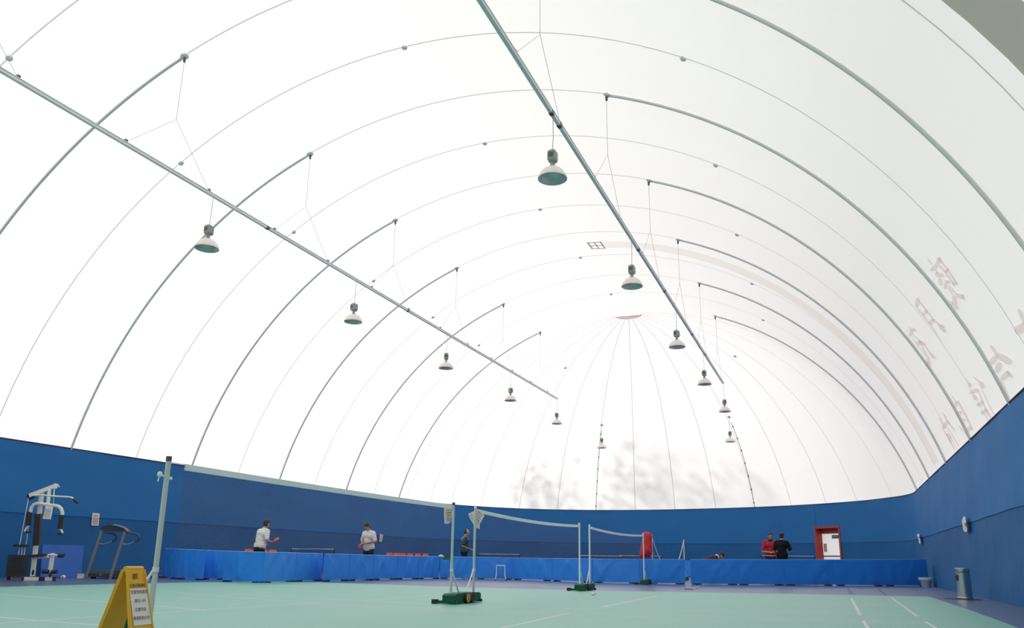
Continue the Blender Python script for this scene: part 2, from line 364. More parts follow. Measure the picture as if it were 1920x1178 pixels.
# printing on the outside of the fabric, seen from behind: strokes lying on the curved sheet
CH_A, CH_B, CH_C, CH_D = (1690, 460, 9.815), (1680, 540, 7.367), (1830, 560, 5.61), (1740, 690, 6.93)
GLYPHS = [
 (CH_A, [([(475,240),(560,350)],30),([(540,470),(640,380),(700,280),(680,220)],80),([(680,225),(850,450),(1030,720)],44),([(700,370),(820,510),(990,760)],40),([(810,495),(880,440)],55),([(945,705),(1035,700)],60),
         ([(620,525),(785,565)],85),([(700,600),(740,745)],70),([(640,440),(660,530)],32),([(840,640),(800,805)],68),([(850,660),(905,705)],45),([(880,745),(1010,905)],36),([(1000,915),(1150,960)],85),([(1120,895),(1150,1005)],50),
         ([(850,765),(960,925)],32),([(965,930),(990,1100),(1020,1190)],85),([(860,1040),(965,1090)],52)]),
 (CH_B, [([(300,135),(290,260)],58),([(310,170),(520,440),(625,530)],28),([(270,245),(480,510),(640,770)],24),([(425,310),(375,375)],52),([(515,430),(465,500)],58),([(595,520),(690,612)],52),([(640,500),(660,560)],40)]),
 (CH_B, [([(180,530),(210,600)],16),([(155,570),(190,610)],14),([(240,550),(190,670)],50),([(240,565),(285,600)],26),([(230,640),(390,790)],18),([(215,670),(415,945)],17),([(300,730),(415,795)],54),([(295,755),(330,780)],50),([(400,800),(480,910)],24),([(470,900),(540,975)],44),([(430,930),(470,1100)],42),([(390,990),(465,1065)],28),([(350,790),(425,935)],24)]),
 (CH_C, [([(450,110),(505,240),(560,370)],44),([(410,350),(520,290),(640,225)],95)]),
 (CH_C, [([(150,490),(230,600)],38),([(225,590),(375,680)],72),([(220,600),(150,690)],62),([(250,670),(220,775)],66),([(350,775),(265,850)],64),([(260,850),(360,1085)],30),([(320,760),(385,830)],36)]),
 (CH_D, [([(500,140),(540,220)],16),([(560,200),(530,245)],42),([(590,115),(675,185)],26),([(675,175),(720,265)],62),([(700,280),(850,600)],20),([(540,330),(660,275)],52),([(590,350),(625,415)],52),([(650,290),(780,620)],24),([(630,490),(720,440)],48),([(685,595),(780,540)],54),([(740,600),(790,690)],18),([(770,560),(825,665)],30)]),
 (CH_D, [([(305,350),(360,440)],15),([(385,430),(340,510)],56),([(390,430),(580,800)],30),([(340,510),(490,840)],27),([(430,560),(390,625)],46),([(475,660),(430,725)],46),([(565,770),(480,825)],62),([(390,740),(460,830)],18),([(475,830),(545,920)],36)]),
 (CH_D, [([(190,580),(275,725)],25),([(150,640),(200,760)],20),([(255,690),(190,795)],55),([(200,800),(345,1060)],22),([(260,700),(345,815)],22),([(260,770),(405,1030)],14),([(250,850),(305,965)],40)]),
]
for gi, ((ox, oy, sc), strokes) in enumerate(GLYPHS):
    b = MB(); lay = 0
    for pts, w in strokes:
        lay += 1; P = []
        for (x0, y0), (x1, y1) in zip(pts, pts[1:]): P += [(x0 + (x1 - x0) * k / 4, y0 + (y1 - y0) * k / 4) for k in range(4)]
        P.append(pts[-1]); rows = []
        for i, (x, y) in enumerate(P):
            a = P[max(i - 1, 0)]; c = P[min(i + 1, len(P) - 1)]; dx, dy = c[0] - a[0], c[1] - a[1]; L = math.hypot(dx, dy) or 1
            nx, ny = -dy / L * w / 2, dx / L * w / 2
            if i in (0, len(P) - 1): nx, ny = nx * .6, ny * .6
            rows.append([oncyl(ox + (x + nx) / sc, oy + (y + ny) / sc, RAD - .020 - .0006 * lay), oncyl(ox + (x - nx) / sc, oy + (y - ny) / sc, RAD - .020 - .0006 * lay)])
        rows = [[Vector((q.x, q.y, q.z)) for q in r] for r in rows if min(r[0].z, r[1].z) > ZB - .02]
        if len(rows) > 1: b.grid(rows)
    if b.v: put('printed_character', b, 'letter', dome, fix=False)

# ------------------------------------------------------------------ blue liner walls, floor, court
SEAMZ = 1.82
def wallR(y, z): return Vector((XRF + (XR - XRF) * z / ZB, y, z))
def wallL(y, z): return Vector((XL, y, z))
def wallC(th, z):
    k = ks(th); a = math.radians(th); f = WW
    if th < 12: f = (XRF - XC + (XR - XRF) * z / ZB) + (WW - (XRF - XC + (XR - XRF) * z / ZB)) * th / 12
    return Vector((XC + k * f * math.cos(a), YC + k * f * math.sin(a), z))
def wob(s, z, seed): return .018 * math.sin(s * 2.3 + seed) + .012 * math.sin(s * 5.1 + z * 1.3 + seed) + .01 * math.sin(z * 4 + s * .7)
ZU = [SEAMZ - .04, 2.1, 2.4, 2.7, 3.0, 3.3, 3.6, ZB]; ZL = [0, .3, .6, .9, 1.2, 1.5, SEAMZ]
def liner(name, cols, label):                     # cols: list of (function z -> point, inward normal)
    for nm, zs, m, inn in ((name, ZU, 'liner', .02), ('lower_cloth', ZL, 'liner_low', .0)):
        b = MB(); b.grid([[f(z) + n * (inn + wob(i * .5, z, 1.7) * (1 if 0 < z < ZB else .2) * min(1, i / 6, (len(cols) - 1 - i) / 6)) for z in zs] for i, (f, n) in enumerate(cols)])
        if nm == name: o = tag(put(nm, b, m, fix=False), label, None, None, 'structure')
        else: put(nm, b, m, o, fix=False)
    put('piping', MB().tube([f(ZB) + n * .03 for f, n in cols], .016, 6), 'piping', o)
    return o
yy = [YN + (YC - YN) * i / 96 for i in range(97)]
liner('wall_left', [((lambda z, y=y: wallL(y, z)), Vector((1, 0, 0))) for y in yy], 'long blue cloth wall on the left, with gym machines before it')
liner('wall_right', [((lambda z, y=y: wallR(y, z)), Vector((-1, 0, 0))) for y in yy], 'blue cloth wall on the right, with the steel bin before it')
def cn(th): a = math.radians(th); return Vector((-math.cos(a), -math.sin(a), 0))
TD0, TD1, DTOP = 34.1, 41.4, 2.52                 # doorway in the far wall
def far_cols(a, b, n): return [((lambda z, t=a + (b - a) * i / n: wallC(t, z)), cn(a + (b - a) * i / n)) for i in range(n + 1)]
liner('wall_far', far_cols(TD1, 180, 80) + [((lambda z, y=yq: wallL(y, z)), Vector((1, 0, 0))) for yq in (YC - .3, YC - 1.2)], 'curved blue cloth wall closing the far end behind the tables')
liner('wall_far_corner', [((lambda z, y=yq: wallR(y, z)), Vector((-1, 0, 0))) for yq in (YC - 1.2, YC - .3)] + far_cols(0, TD0, 24), 'short stretch of blue cloth wall to the right of the red doorway')
b = MB(); b.grid([[wallC(TD0 - .7 + (TD1 - TD0 + 1.4) * i / 6, z) + cn(TD0 + (TD1 - TD0) * i / 6) * (.008 if z > DTOP + .05 else .012) for z in (DTOP + (0 if 0 < i < 6 else .02), DTOP + .1, 2.8, 3.2, ZB)] for i in range(7)])
o = struct('wall_over_door', b, 'liner', fix=False, label='blue cloth above the red doorway')
put('piping', MB().tube([wallC(TD0 + (TD1 - TD0) * i / 4, ZB) + cn(38) * .03 for i in range(5)], .016, 6), 'piping', o)
b = MB(); b.grid([[Vector((XC + WW * (i / 20 * 2 - 1), YN, z)) for z in ZL + ZU[1:]] for i in range(21)])
struct('wall_near', b, 'liner', fix=False, label='blue cloth wall behind the camera')
# doorway: a red reveal leading out to a white daylit door
A, B = wallC(TD1, 0), wallC(TD0, 0); dirv = (B - A).normalized(); outv = Vector((-dirv.y, dirv.x, 0))
if outv.dot(A - Vector((XC, YC, 0))) < 0: outv = -outv
dep_, th_ = .42, .10
rv = MB()
def slab(p, q, h0, h1, d0, d1):
    P = [p + outv * d0, q + outv * d0, q + outv * d1, p + outv * d1]
    rv.prism([Vector((v.x, v.y, h0)) for v in P], (0, 0, h1 - h0))
slab(A - dirv * th_, A, 0, DTOP + th_, -.05, dep_); slab(B, B + dirv * th_, 0, DTOP + th_, -.05, dep_)
slab(A, B, DTOP, DTOP + th_, -.05, dep_); slab(A, B, DTOP - .25, DTOP, dep_ - .08, dep_)
door = tag(put('door_1', rv, 'red_door'), 'red framed doorway with a bright white door in the far wall', None, None, 'structure')
dl = MB(); P0, P1 = A + outv * (dep_ - .02), B + outv * (dep_ - .02)
dl.prism([P0, P1, Vector((P1.x, P1.y, DTOP - .25)), Vector((P0.x, P0.y, DTOP - .25))], outv * .03)
leaf = put('door_panel', dl, 'door_white', door)
put('push_bar', MB().bar(P0.lerp(P1, .02) + Vector((0, 0, 1.12)) - outv * .05, P1.lerp(P0, .02) + Vector((0, 0, 1.12)) - outv * .05, .05, .06), 'dark_metal', leaf)
q = P0.lerp(P1, .60) + Vector((0, 0, DTOP - .42)) - outv * .02
put('exit_sign', MB().box(q, (.42, .02, .17), (dirv, outv, Vector((0, 0, 1)))), 'sign_green', leaf)
rot = Matrix((( dirv.x, 0, -outv.x, 0), (dirv.y, 0, -outv.y, 0), (0, 1, 0, 0), (0, 0, 0, 1)))
put('exit_lettering', text_mesh('安全出口', .095, Matrix.Translation(q - outv * .014) @ rot), 'paper', leaf)
q = P0.lerp(P1, .12) + Vector((0, 0, 1.55)) - outv * .02
put('notice', MB().box(q, (.20, .01, .42), (dirv, outv, Vector((0, 0, 1)))), 'pink_paper', leaf)

FLW = [wallR(YN, 0) + Vector((.3, 0, 0))] + [wallR(YC, 0) + Vector((.3, 0, 0))] + [wallC(t, 0) - cn(t) * .3 for t in range(15, 180, 5)] + [wallL(YC, 0) - Vector((.3, 0, 0)), wallL(YN, 0) - Vector((.3, 0, 0))]
fl = MB().prism([Vector((v.x, v.y, -.1)) for v in FLW] , (0, 0, .1))
vb = [A + outv * -.3, B + outv * -.3, B + outv * 1.2, A + outv * 1.2]
fl.prism([Vector((v.x, v.y, -.1)) for v in vb], (0, 0, .099))
struct('floor', fl, 'floor', smooth=False, label='grey-blue sports floor of the hall around the green court')
far = [(-15.8, -6), (-15.8, 15.2), (-15.3, 17.4), (-14.4, 19.2), (-13.5, 19.55), (-11.0, 19.35), (-8.5, 19.0), (-6.4, 19.2), (-4.4, 19.7), (-2.6, 20.3), (-.9, 20.85), (.6, 21.3), (1.9, 21.55), (1.95, 16), (1.9, 10), (1.8, -6)]
ct = MB().prism([(x, y, .0) for x, y in far], (0, 0, .008))
court = tag(put('floor_court', ct, 'court', smooth=False), 'pale green badminton court mat with white lines covering the near floor', None, None, 'structure')
def pline(px_pts, w=.04, m='line', parent=court, z=.0088, name='court_line'):
    P = [gnd(x, y, z) for x, y in px_pts]; rows = []
    for i, q in enumerate(P):
        d = (P[min(i + 1, len(P) - 1)] - P[max(i - 1, 0)]).normalized(); n = Vector((-d.y, d.x, 0)) * w / 2
        rows.append([q + n, q - n])
    put(name, MB().grid(rows), m, parent, fix=False)
for L in ([(880,1191),(940,1178),(1068,1150)], [(1128,1139),(1234,1117)], [(1596,1122),(1613,1154)], [(1618,1163),(1628,1179),(1640,1200)], [(1671,1121),(1720,1156)], [(1735,1166),(1755,1178),(1800,1205)],
          [(-60,1173),(0,1169),(197,1155),(300,1149),(600,1130)], [(687,1126),(840,1114)], [(-40,1110.5),(0,1109),(219,1103)], [(365,1104.5),(430,1103),(520,1099)],
          [(-40,1112),(0,1115),(203,1130),(300,1137),(384,1145)], [(-40,1154.5),(0,1158),(187,1173),(240,1179)],
          [(300,1109),(430,1119.5),(581,1130),(740,1138),(900,1144),(1200,1153),(1500,1160.6),(1730,1166)], [(580,1133.5),(740,1142),(900,1148),(1200,1157),(1500,1165),(1738,1169.5)],
          [(420,1113),(560,1121),(700,1128),(900,1137.5),(1106,1142.5),(1500,1149),(1715,1154)], [(1200,1125),(1500,1131.5),(1790,1137)]):
    pline(L)
for L in ([(1587,1099.5),(1597,1114.5)], [(1643,1101),(1662,1117)]): pline(L, .09, 'blue_line', bpy.data.objects['floor'], .0015, 'floor_line')

# ------------------------------------------------------------------ cable conduits on the hoops
side_nm = {-1: 'left', 1: 'right'}
order = ['nearest', 'second nearest', 'third from the camera', 'fourth from the camera', 'fifth from the camera', 'farthest']
for sg in (-1, 1):
    for i in range(6):
        y = YA + i * SP; p0 = math.asin((XD + .12) / RAD); b = MB()
        b.tube([hoopP(y, sg * (p0 + (PHB + .002 - p0) * j / 40), RAD - .045) for j in range(41)], .036, 8)
        tag(put('cable_conduit', b, 'conduit'), f'grey conduit arching up the {side_nm[sg]} side of the dome, {order[i]}', 'conduit', 'conduits along the dome ribs')
for k, th in ((0, 114.4), (1, 61.6)):
    D = CAPD[k]; ph0 = math.acos((D.z - Z0) / RAD) + .03; b = MB(); thd = math.degrees(math.atan2(D.y - YC, D.x - XC))
    pts = [capP(thd + (th - thd) * j / 20, ph0 + (PHB - ph0) * j / 20, RAD - .03) for j in range(21)]
    b.tube(pts, .014, 6)
    o = tag(put('cable_run', b, 'black_cable'), ('thin dark clipped cable running down the far dome below its left lamp', 'thin dark clipped cable running down the far dome below its right lamp')[k], 'cable', 'clipped cables on the far end')
    for j in range(1, 21, 3): put('clip', MB().ell(pts[j], (.04, .04, .05)), 'dark_metal', o)

# ------------------------------------------------------------------ lighting rails and pendant lamps
RZ = 9.25
YR0, YR1 = 2.0, 41.0
rails = []
for sg, nm in ((-1, 'left'), (1, 'right')):
    x = XC + sg * XD
    r = thing('lighting_rail', f'long grey metal lighting rail hung along the {nm} half of the dome', 'rail', (x, YR0, RZ), 0, 'lighting rails')
    y1 = 40.9 if sg < 0 else 39.6
    b = MB().box((x, (YR0 + y1) / 2, RZ), (.075, y1 - YR0, .06)); b.box((x, (YR0 + y1) / 2, RZ + .038), (.10, y1 - YR0, .016)); put('trunking', b, 'galv', r)
    for i in range(-1, 6):
        y = YA + i * SP
        if y > y1: continue
        D = xdisc(sg * XD, y); J = Vector((x, y, 10.55)); ya_, yb_ = y - 1.27, min(y + 1.27, y1 - .1)
        c = MB().tube([D + Vector((0, 0, -.1)), J], .006, 5); c.tube([J, (x, ya_, RZ + .05)], .005, 5); c.tube([J, (x, yb_, RZ + .05)], .005, 5)
        put('suspension_cable', c, 'cable', r)
        for q in (ya_, yb_): put('bracket', MB().box((x, q, RZ + .07), (.05, .06, .08)), 'dark_metal', r)
    for q in ([13.4, 13.9, 21.0, 24.8, 30.2, 33.5] if sg > 0 else [16.2, 24.0]): put('joint_cover', MB().box((x, q, RZ - .004), (.086, .12, .066)), 'dark_metal', r)
    rails.append(r)
def lamp_proto():
    t = thing('pendant_lamp', 'x', 'lamp', (0, 0, 0))
    # local origin at the rim centre
    prof = [(.285, 0), (.287, .012), (.275, .05), (.255, .095), (.22, .15), (.165, .205), (.10, .24), (.055, .255)]
    put('shade', MB().lathe(prof, n=32), 'shade', t, True)
    inn = [(r - .008, z - (.006 if z > .01 else 0)) for r, z in prof]
    put('reflector', MB().lathe([(.285, 0)] + inn + [(.001, .246)], n=32), 'reflector', t, True)
    put('bulb', MB().ell((0, 0, .17), (.045, .045, .08)), 'cork', t, True)
    b = MB().lathe([(.05, .25), (.05, .30), (.038, .31), (.038, .345), (.085, .375)], n=16); put('neck', b, 'ballast', t, True)
    b = MB(); w, h = .085, .105
    for (z0, z1, s0, s1) in ((.36, .40, .75, 1), (.40, .56, 1, 1), (.56, .60, 1, .7)):
        a = [Vector((i * w * s0 + (0), j * h * s0, z0)) for i, j in ((-1, -.7), (-.7, -1), (.7, -1), (1, -.7), (1, .7), (.7, 1), (-.7, 1), (-1, .7))]
        c = [Vector((i * w * s1, j * h * s1, z1)) for i, j in ((-1, -.7), (-.7, -1), (.7, -1), (1, -.7), (1, .7), (.7, 1), (-.7, 1), (-1, .7))]
        b.add(a + c, [(k, (k + 1) % 8, 8 + (k + 1) % 8, 8 + k) for k in range(8)] + [tuple(range(8)), tuple(range(8, 16))])
    bl = put('ballast_box', b, 'ballast', t, True)
    put('vent_panel', MB().box((0, -.106, .48), (.10, .01, .10)), 'dark_metal', bl, True)
    put('hook', MB().lathe([(.012, .60), (.02, .63), (.012, .67)], n=10), 'galv', t, True)
    put('power_cord', MB().tube([(0, 0, .66), (.012, 0, .9), (.0, .02, 1.36)], .0075, 6), 'cable', t, True)
    return t
proto = lamp_proto(); n_used = 0
LP = [((387, 472), -1), ((662, 606), -1), ((836, 690), -1), ((957, 755), -1), ((1044, 803), -1), ((1036, 325), 1), ((1185, 525), 1), ((1269, 637), 1), ((1321, 715), 1), ((1359, 769), 1)]
ordl = ['nearest the camera', 'second from the camera', 'third from the camera', 'fourth from the camera', 'fifth from the camera']
for k, (q, sg) in enumerate(LP):
    P = onx(q[0], q[1], XC + sg * XD); P.z = 7.86; lab = f'white bell-shaped pendant lamp hanging from the {side_nm[sg]} rail, {ordl[k % 5]}'
    if k == 0: proto.location = P; proto['label'] = lab; proto['group'] = 'pendant lamps under the rails'; ROOT[proto.name] = P; L0 = proto
    else: dup(proto, P, random.choice((0, .4, -.3, .9)), lab, 'pendant lamps under the rails')
for k, D in enumerate(CAPD):
    P = D + Vector((0, -.02, -1.33)); P.y -= .5
    while math.hypot(P.x - XC, P.y - YC) > 11: P.y -= .1
    P = Vector((D.x, D.y, D.z - 1.42)); dup(proto, P, .3, ('small white pendant lamp hung from the far dome, above the left clipped cable', 'small white pendant lamp hung from the far dome, above the right clipped cable')[k], 'lamps on the far end')

# ------------------------------------------------------------------ badminton posts and nets
XP = -5.6846; Y1 = 5.7394; GAP = .8593; NL = 6.1
PYS = [Y1, Y1 + NL]; PYS += [PYS[1] + GAP, PYS[1] + GAP + NL]; PYS += [PYS[3] + GAP, PYS[3] + GAP + NL]; PYS += [PYS[5] + 1.3, PYS[5] + 1.3 + NL]
plab = ['tall pale net post beside the yellow caution sign', 'pale net post of the near net, with a paper on its left', 'pale net post carrying the diamond-shaped paper', 'pale net post at the right end of the middle net',
        'thin white net post left of the third net', 'thin white net post in front of the red jacket', 'white net post hidden under the red jacket', 'white net post behind the barrier right of the red jacket']
# +1: the base runs to larger y (away from its net), -1: to smaller y
for i, y in enumerate(PYS):
    sg = -1 if i % 2 == 0 else 1; white = i >= 3
    t = thing('net_post', plab[i], 'net post', (XP, y, .008 if i < 4 else 0), 0, 'badminton net posts'); zb = .008 if i < 4 else 0
    r = .0235 if i == 0 else .021
    put('upright', MB().tube([(XP, y, zb + .10), (XP, y, 1.55)], r, 14), 'post_white' if white else 'post', t)
    put('cap', MB().tube([(XP, y, 1.53), (XP, y, 1.575)], r + .003, 12), 'dark_metal' if i in (0, 1) else 'post_white', t)
    Lb = .34 if i in (0, 6, 7) else .46
    dv = Vector((-.72, -.69, 0)) if i == 0 else Vector((0, sg, 0)); nv_ = Vector((dv.y, -dv.x, 0)); O = Vector((XP, y, zb))
    if nv_.x < 0: nv_ = -nv_
    bw = .06 if i == 0 else .11
    def bp(a, n_, z): return O + dv * (a + (.05 if i == 0 else 0)) + nv_ * n_ + Vector((0, 0, z))
    prof = [(-.07, .02), (-.07, .13), (-.02, .155), (Lb - .13, .165), (Lb - .07, .12), (Lb - .07, .02)]
    b = MB().prism([bp(a, -bw, c) for a, c in prof], nv_ * (2 * bw)); base = put('base', b, 'base', t)
    put('foot', MB().bar(bp(-.04, -bw - .13, .03), bp(-.04, bw + .03, .03), .05, .045), 'base', base)
    put('rubber_foot', MB().box(bp(-.04, -bw - .14, .034), (.09, .07, .065), (nv_, dv, Vector((0, 0, 1)))), 'black', base)
    if 0 < i < 6:
        for q_ in (1, -1): put('wheel', MB().lathe([(.001, -.02), (.075, -.02), (.075, .02), (.001, .02)], bp(Lb - .13, q_ * (bw + .015), .076), 18, (dv, Vector((0, 0, 1)), nv_)), 'black', base)
    if i == 1:
        w = put('badge', MB().lathe([(.001, -.004), (.062, -.004), (.062, .008), (.001, .008)], bp(Lb - .13, bw + .045, .08), 20, (dv, Vector((0, 0, 1)), nv_)), 'yellow_dot', base)
        put('badge_mark', MB().box(bp(Lb - .13, bw + .055, .08), (.02, .06, .008), (dv, Vector((0, 0, 1)), nv_)), 'orange_dot', w)
    zt = .52 if i != 0 else .56
    put('brace', MB().tube([O + dv * .015 + Vector((0, 0, zt - zb)), bp(Lb - .17, 0, .16)], .0125, 8), 'post_white' if i in (0, 2, 4, 5) else 'galv', t)
    put('collar', MB().tube([(XP, y, zt - .02), (XP, y, zt + .025)], r + .006, 12), 'galv', t)
    if i == 0:
        put('tape_tie', MB().ell((XP - .035, y - .05, 1.405), (.014, .03, .028)).ell((XP + .018, y + .03, 1.375), (.01, .022, .016)).tube([(XP + .015, y + .02, 1.38), (XP - .03, y - .045, 1.40)], .008, 6).tube([(XP - .035, y - .05, 1.40), (XP - .04, y - .06, 1.34)], .006, 5), 'tape', t)
def net(i, label, sag, endgap=(0.0, 0.0), deep=False):
    ya, yb = PYS[2 * i] + .03, PYS[2 * i + 1] - .03
    t = thing('badminton_net', label, 'net', (XP, ya, 0), 0, 'badminton nets')
    def top(u):
        if deep: return 1.53 - 4 * sag * u * (1 - u) * (1 if True else 0)
        return 1.53 - 4 * sag * u * (1 - u) + (.0 if i else .02 * math.sin(u * 3))
    a, c = endgap[0] / (yb - ya), 1 - endgap[1] / (yb - ya); N = 40
    rows = []; hh = .030
    for j in range(N + 1):
        u = a + (c - a) * j / N; y = ya + (yb - ya) * u; z = top(u)
        rows.append([Vector((XP + .006, y, z - 2 * hh)), Vector((XP + .006, y, z)), Vector((XP - .006, y, z)), Vector((XP - .006, y, z - 2 * hh))])
    put('top_tape', MB().grid(rows), 'tape', t)
    if not deep: put('head_cord', MB().tube([(XP, ya + (yb - ya) * j / 30, top(j / 30) - .006) for j in range(31)], .004, 5), 'tape', t)
    b = MB(); cell = .021; ln = (yb - ya) * (c - a); nv = int(ln / cell); H = .70
    nh = int(H / cell); w = .0011
    def P(u, d):
        z = top(u) - 2 * hh - d * (1 if not deep else max(.04, .55 + .45 * abs(2 * u - 1))); return Vector((XP, ya + (yb - ya) * u, max(z, .05 + .02 * d)))
    for k in range(nv + 1):
        u = a + (c - a) * k / nv; p, q = P(u, 0), P(u, H); e = Vector((0, w, 0)); b.add([p - e, p + e, q + e, q - e], [(0, 1, 2, 3)])
    for k in range(1, nh + 1):
        d = H * k / nh; rws = []
        for j in range(25):
            p = P(a + (c - a) * j / 24, d); rws.append([p + Vector((0, 0, w)), p - Vector((0, 0, w))])
        b.grid(rws)
    put('mesh', b, 'cord', t, fix=False, smooth=False)
    return t
net(0, 'nearest badminton net, long dark mesh with a white top tape behind the sign', .03, (.18, .04))
net(1, 'middle badminton net between the diamond-paper post and the next post', .055, (.0, .0))
net(2, 'third badminton net, ending at the post before the red jacket', .06)
net(3, 'slack far badminton net drooping behind the barrier', 1.12, deep=True)

# ------------------------------------------------------------------ papers
def sheet(name, label, cat, poly, thick, mat_, lines=(), group=None):
    c = sum((Vector(q) for q in poly), Vector()) / len(poly); t = thing(name, label, cat, c, 0, group); put('sheet', MB().prism(poly, thick), mat_, t)
    for (pts, w, m) in lines:
        rows = []
        for p in pts: rows.append([Vector(p) + Vector((0, 0, w / 2)), Vector(p) - Vector((0, 0, w / 2))])
        b = MB().grid(rows); b2 = MB(); 
        for k in range(len(rows) - 1): b2.prism([rows[k][0], rows[k + 1][0], rows[k + 1][1], rows[k][1]], -Vector(thick) * .3)
        put('printed_line', b2, m, t)
    return t
def zp(pts, ox, oy, sc): return [(ox + x / sc, oy + y / sc) for x, y in pts]
def paper_vp(name, label, px_poly, D, marks, group=None):
    poly = [vp(x, y, D) for x, y in px_poly]; th = _fw * .003
    lines = [([vp(x, y, D - .004) for x, y in pts], w, m) for pts, w, m in marks]
    return sheet(name, label, 'paper', poly, th, 'paper', lines, group)
Z2 = (820, 940, 19.63)
D2 = fwd(Vector((XP, PYS[1], 0))) + .05
paper_vp('paper_notice', 'white paper hanging left of the near net post', zp([(250,130),(470,140),(500,260),(550,370),(540,560),(480,780),(400,830),(265,830),(240,480)], *Z2), D2,
         [(zp([(330,y),(520 if y > 300 else 440,y + 4)], *Z2), .018, m) for y, m in ((200,'red_print'),(250,'gold_print'),(330,'grey_print'),(420,'red_print'),(500,'grey_print'),(570,'gold_print'),(650,'grey_print'),(720,'grey_print'))], 'papers on the net posts')
D3 = fwd(Vector((XP, PYS[2], 0))) + .05
paper_vp('paper_notice', 'white diamond-shaped paper caught behind a net post', zp([(1330,370),(1140,470),(1200,640),(1320,840),(1360,960),(1390,1040),(1480,980),(1550,1040),(1560,850),(1650,680),(1735,540),(1640,400),(1480,330)], *Z2), D3,
         [(zp(p, *Z2), .018, m) for p, m in (([(1500,370),(1560,430)],'red_print'),([(1570,430),(1680,545)],'grey_print'),([(1490,450),(1620,590)],'gold_print'),([(1460,540),(1590,670)],'grey_print'),([(1460,660),(1550,760)],'red_print'),([(1240,450),(1310,560)],'gold_print'),([(1200,500),(1310,680)],'grey_print'),([(1460,770),(1530,850)],'gold_print'))], 'papers on the net posts')
def paper_x(label, px_poly, x, marks, th):
    poly = [onx(a, b_, x) for a, b_ in px_poly]
    lines = [([onx(a, b_, x + (.004 if th > 0 else -.004)) for a, b_ in pts], w, m) for pts, w, m in marks]
    return sheet('paper_notice', label, 'paper', poly, (-th, 0, 0), 'paper', lines, 'papers on the walls')
xw = XL + .055
paper_x('white paper notice on the blue wall above the treadmill', [(173.5,962),(187,963),(184.8,986),(171.2,985.5)], xw, [([(175,967),(184,967.7)],.03,'red_print')] + [([(174.4 - k * .25,971 + k * 2.2),(184.8 - k * .25,971.6 + k * 2.2)],.022,'red_print' if k % 2 else 'gold_print') for k in range(6)], .004)
paper_x('small tilted paper on the far left wall beside the man looking down', [(712.8,1001.5),(718.6,1003.5),(715.8,1016.3),(710.8,1016)], xw, [([(714.2,1005),(716.8,1006)],.04,'red_print'), ([(713.5,1009),(716,1009.6)],.04,'gold_print'), ([(713,1012.5),(715.2,1013)],.04,'red_print')], .004)
def curled(label, pts, x, mark):
    c = onx(pts[2][0], pts[2][1], x); t = thing('paper_notice', label, 'paper', c, 0, 'papers on the walls'); rows = []
    for i, (px, py, hw) in enumerate(pts):
        b = .015 * math.sin(PI * i / (len(pts) - 1)); rows.append([onx(px - hw, py, x - .02), onx(px, py, x - .03 - b), onx(px + hw, py, x - .02)])
    put('sheet', MB().grid(rows), 'paper', t, fix=False)
    a, d = mark; put('printed_line', MB().grid([[onx(a[0] - .8, a[1], x - .055), onx(a[0] + .8, a[1], x - .055)], [onx(d[0] - .8, d[1], x - .055), onx(d[0] + .8, d[1], x - .055)]]), 'red_print', t, fix=False)
curled('white curled paper on the right wall above the steel bin', [(1808,969,1.6),(1807,976,3.6),(1808.5,984,4),(1809.5,992,3.8),(1810.5,997.5,2.6)], XRF + .05, ((1808.5, 980), (1809.5, 987)))
curled('narrow curled paper on the right wall near the far corner', [(1721.5,1001.5,1.8),(1721.5,1004.5,2.2),(1723,1010,1.6),(1724,1015,1.5),(1724.8,1019.5,1.2)], XRF + .05, ((1722, 1006), (1722.5, 1009)))

# ------------------------------------------------------------------ barrier panels
def hgt(foot, px, py):
    d = ray(px, py); k = math.hypot(foot.x, foot.y) / math.hypot(d.x, d.y); return CH + d.z * k
BAR = [(304,332.5,1082,1085,1029,1030.3,'blue barrier panel just right of the tall near net post'), (333,380,1085,1087,1030.3,1032.3,'dark blue barrier panel, second right of the near net post'),
 (381,417.5,1085.5,1086.3,1032.5,1033.7,'recessed blue barrier panel set back behind its neighbours'), (417.7,490.5,1089.5,1092.5,1034,1036,'blue barrier panel in front of the left man in white'),
 (491,552,1092.5,1090,1036.2,1037.2,'glossy creased blue barrier panel just right of the left man in white'), (552.5,601.5,1090,1088,1037.4,1038.8,'blue barrier panel under the net of the left table, ending at a gap'),
 (605,652,1089.5,1088.2,1039.5,1040,'blue barrier panel just right of the gap'), (652.5,698,1088.2,1087,1040.2,1041.4,'blue barrier panel under the stooping man in white'), (698.5,743,1087,1085.5,1041.5,1042.7,'creased blue barrier panel right of the stooping man in white'),
 (743.5,783,1085.5,1085,1042.8,1043.3,'blue barrier panel under the left half of the red chair row'), (783.5,822,1085,1084.5,1043.4,1043.9,'blue barrier panel under the right end of the red chair row'),
 (824,893,1084.5,1085.3,1044,1045.3,'blue barrier panel with a green cloth, behind the paired net posts'), (893.5,962,1085.3,1086.2,1045.4,1046.5,'blue barrier panel behind the white stool'),
 (962.5,1035,1086.2,1089,1046.6,1047.5,'blue barrier panel to the right of the white stool'), (1035.5,1111.5,1089,1092,1047.6,1048.5,'blue barrier panel behind the second pair of net posts'),
 (1112,1199,1092,1094,1048.6,1049.5,'blue barrier panel under the third net'), (1199.5,1285.5,1094,1095.2,1049.5,1049.8,'blue barrier panel below the red jacket'),
 (1296,1384,1095.4,1096.3,1049.8,1049.9,'blue barrier panel below the bending person'), (1384.5,1471,1096.3,1097,1049.9,1050,'creased blue barrier panel below the man in red'),
 (1471.5,1564,1097,1097.6,1050,1050.1,'blue barrier panel left of the red doorway'), (1564.5,1658,1097.6,1098.3,1050.1,1050,'blue barrier panel below the white door'), (1658.5,1757,1098.3,1099,1050,1049.8,'last blue barrier panel on the right, beside the bucket')]
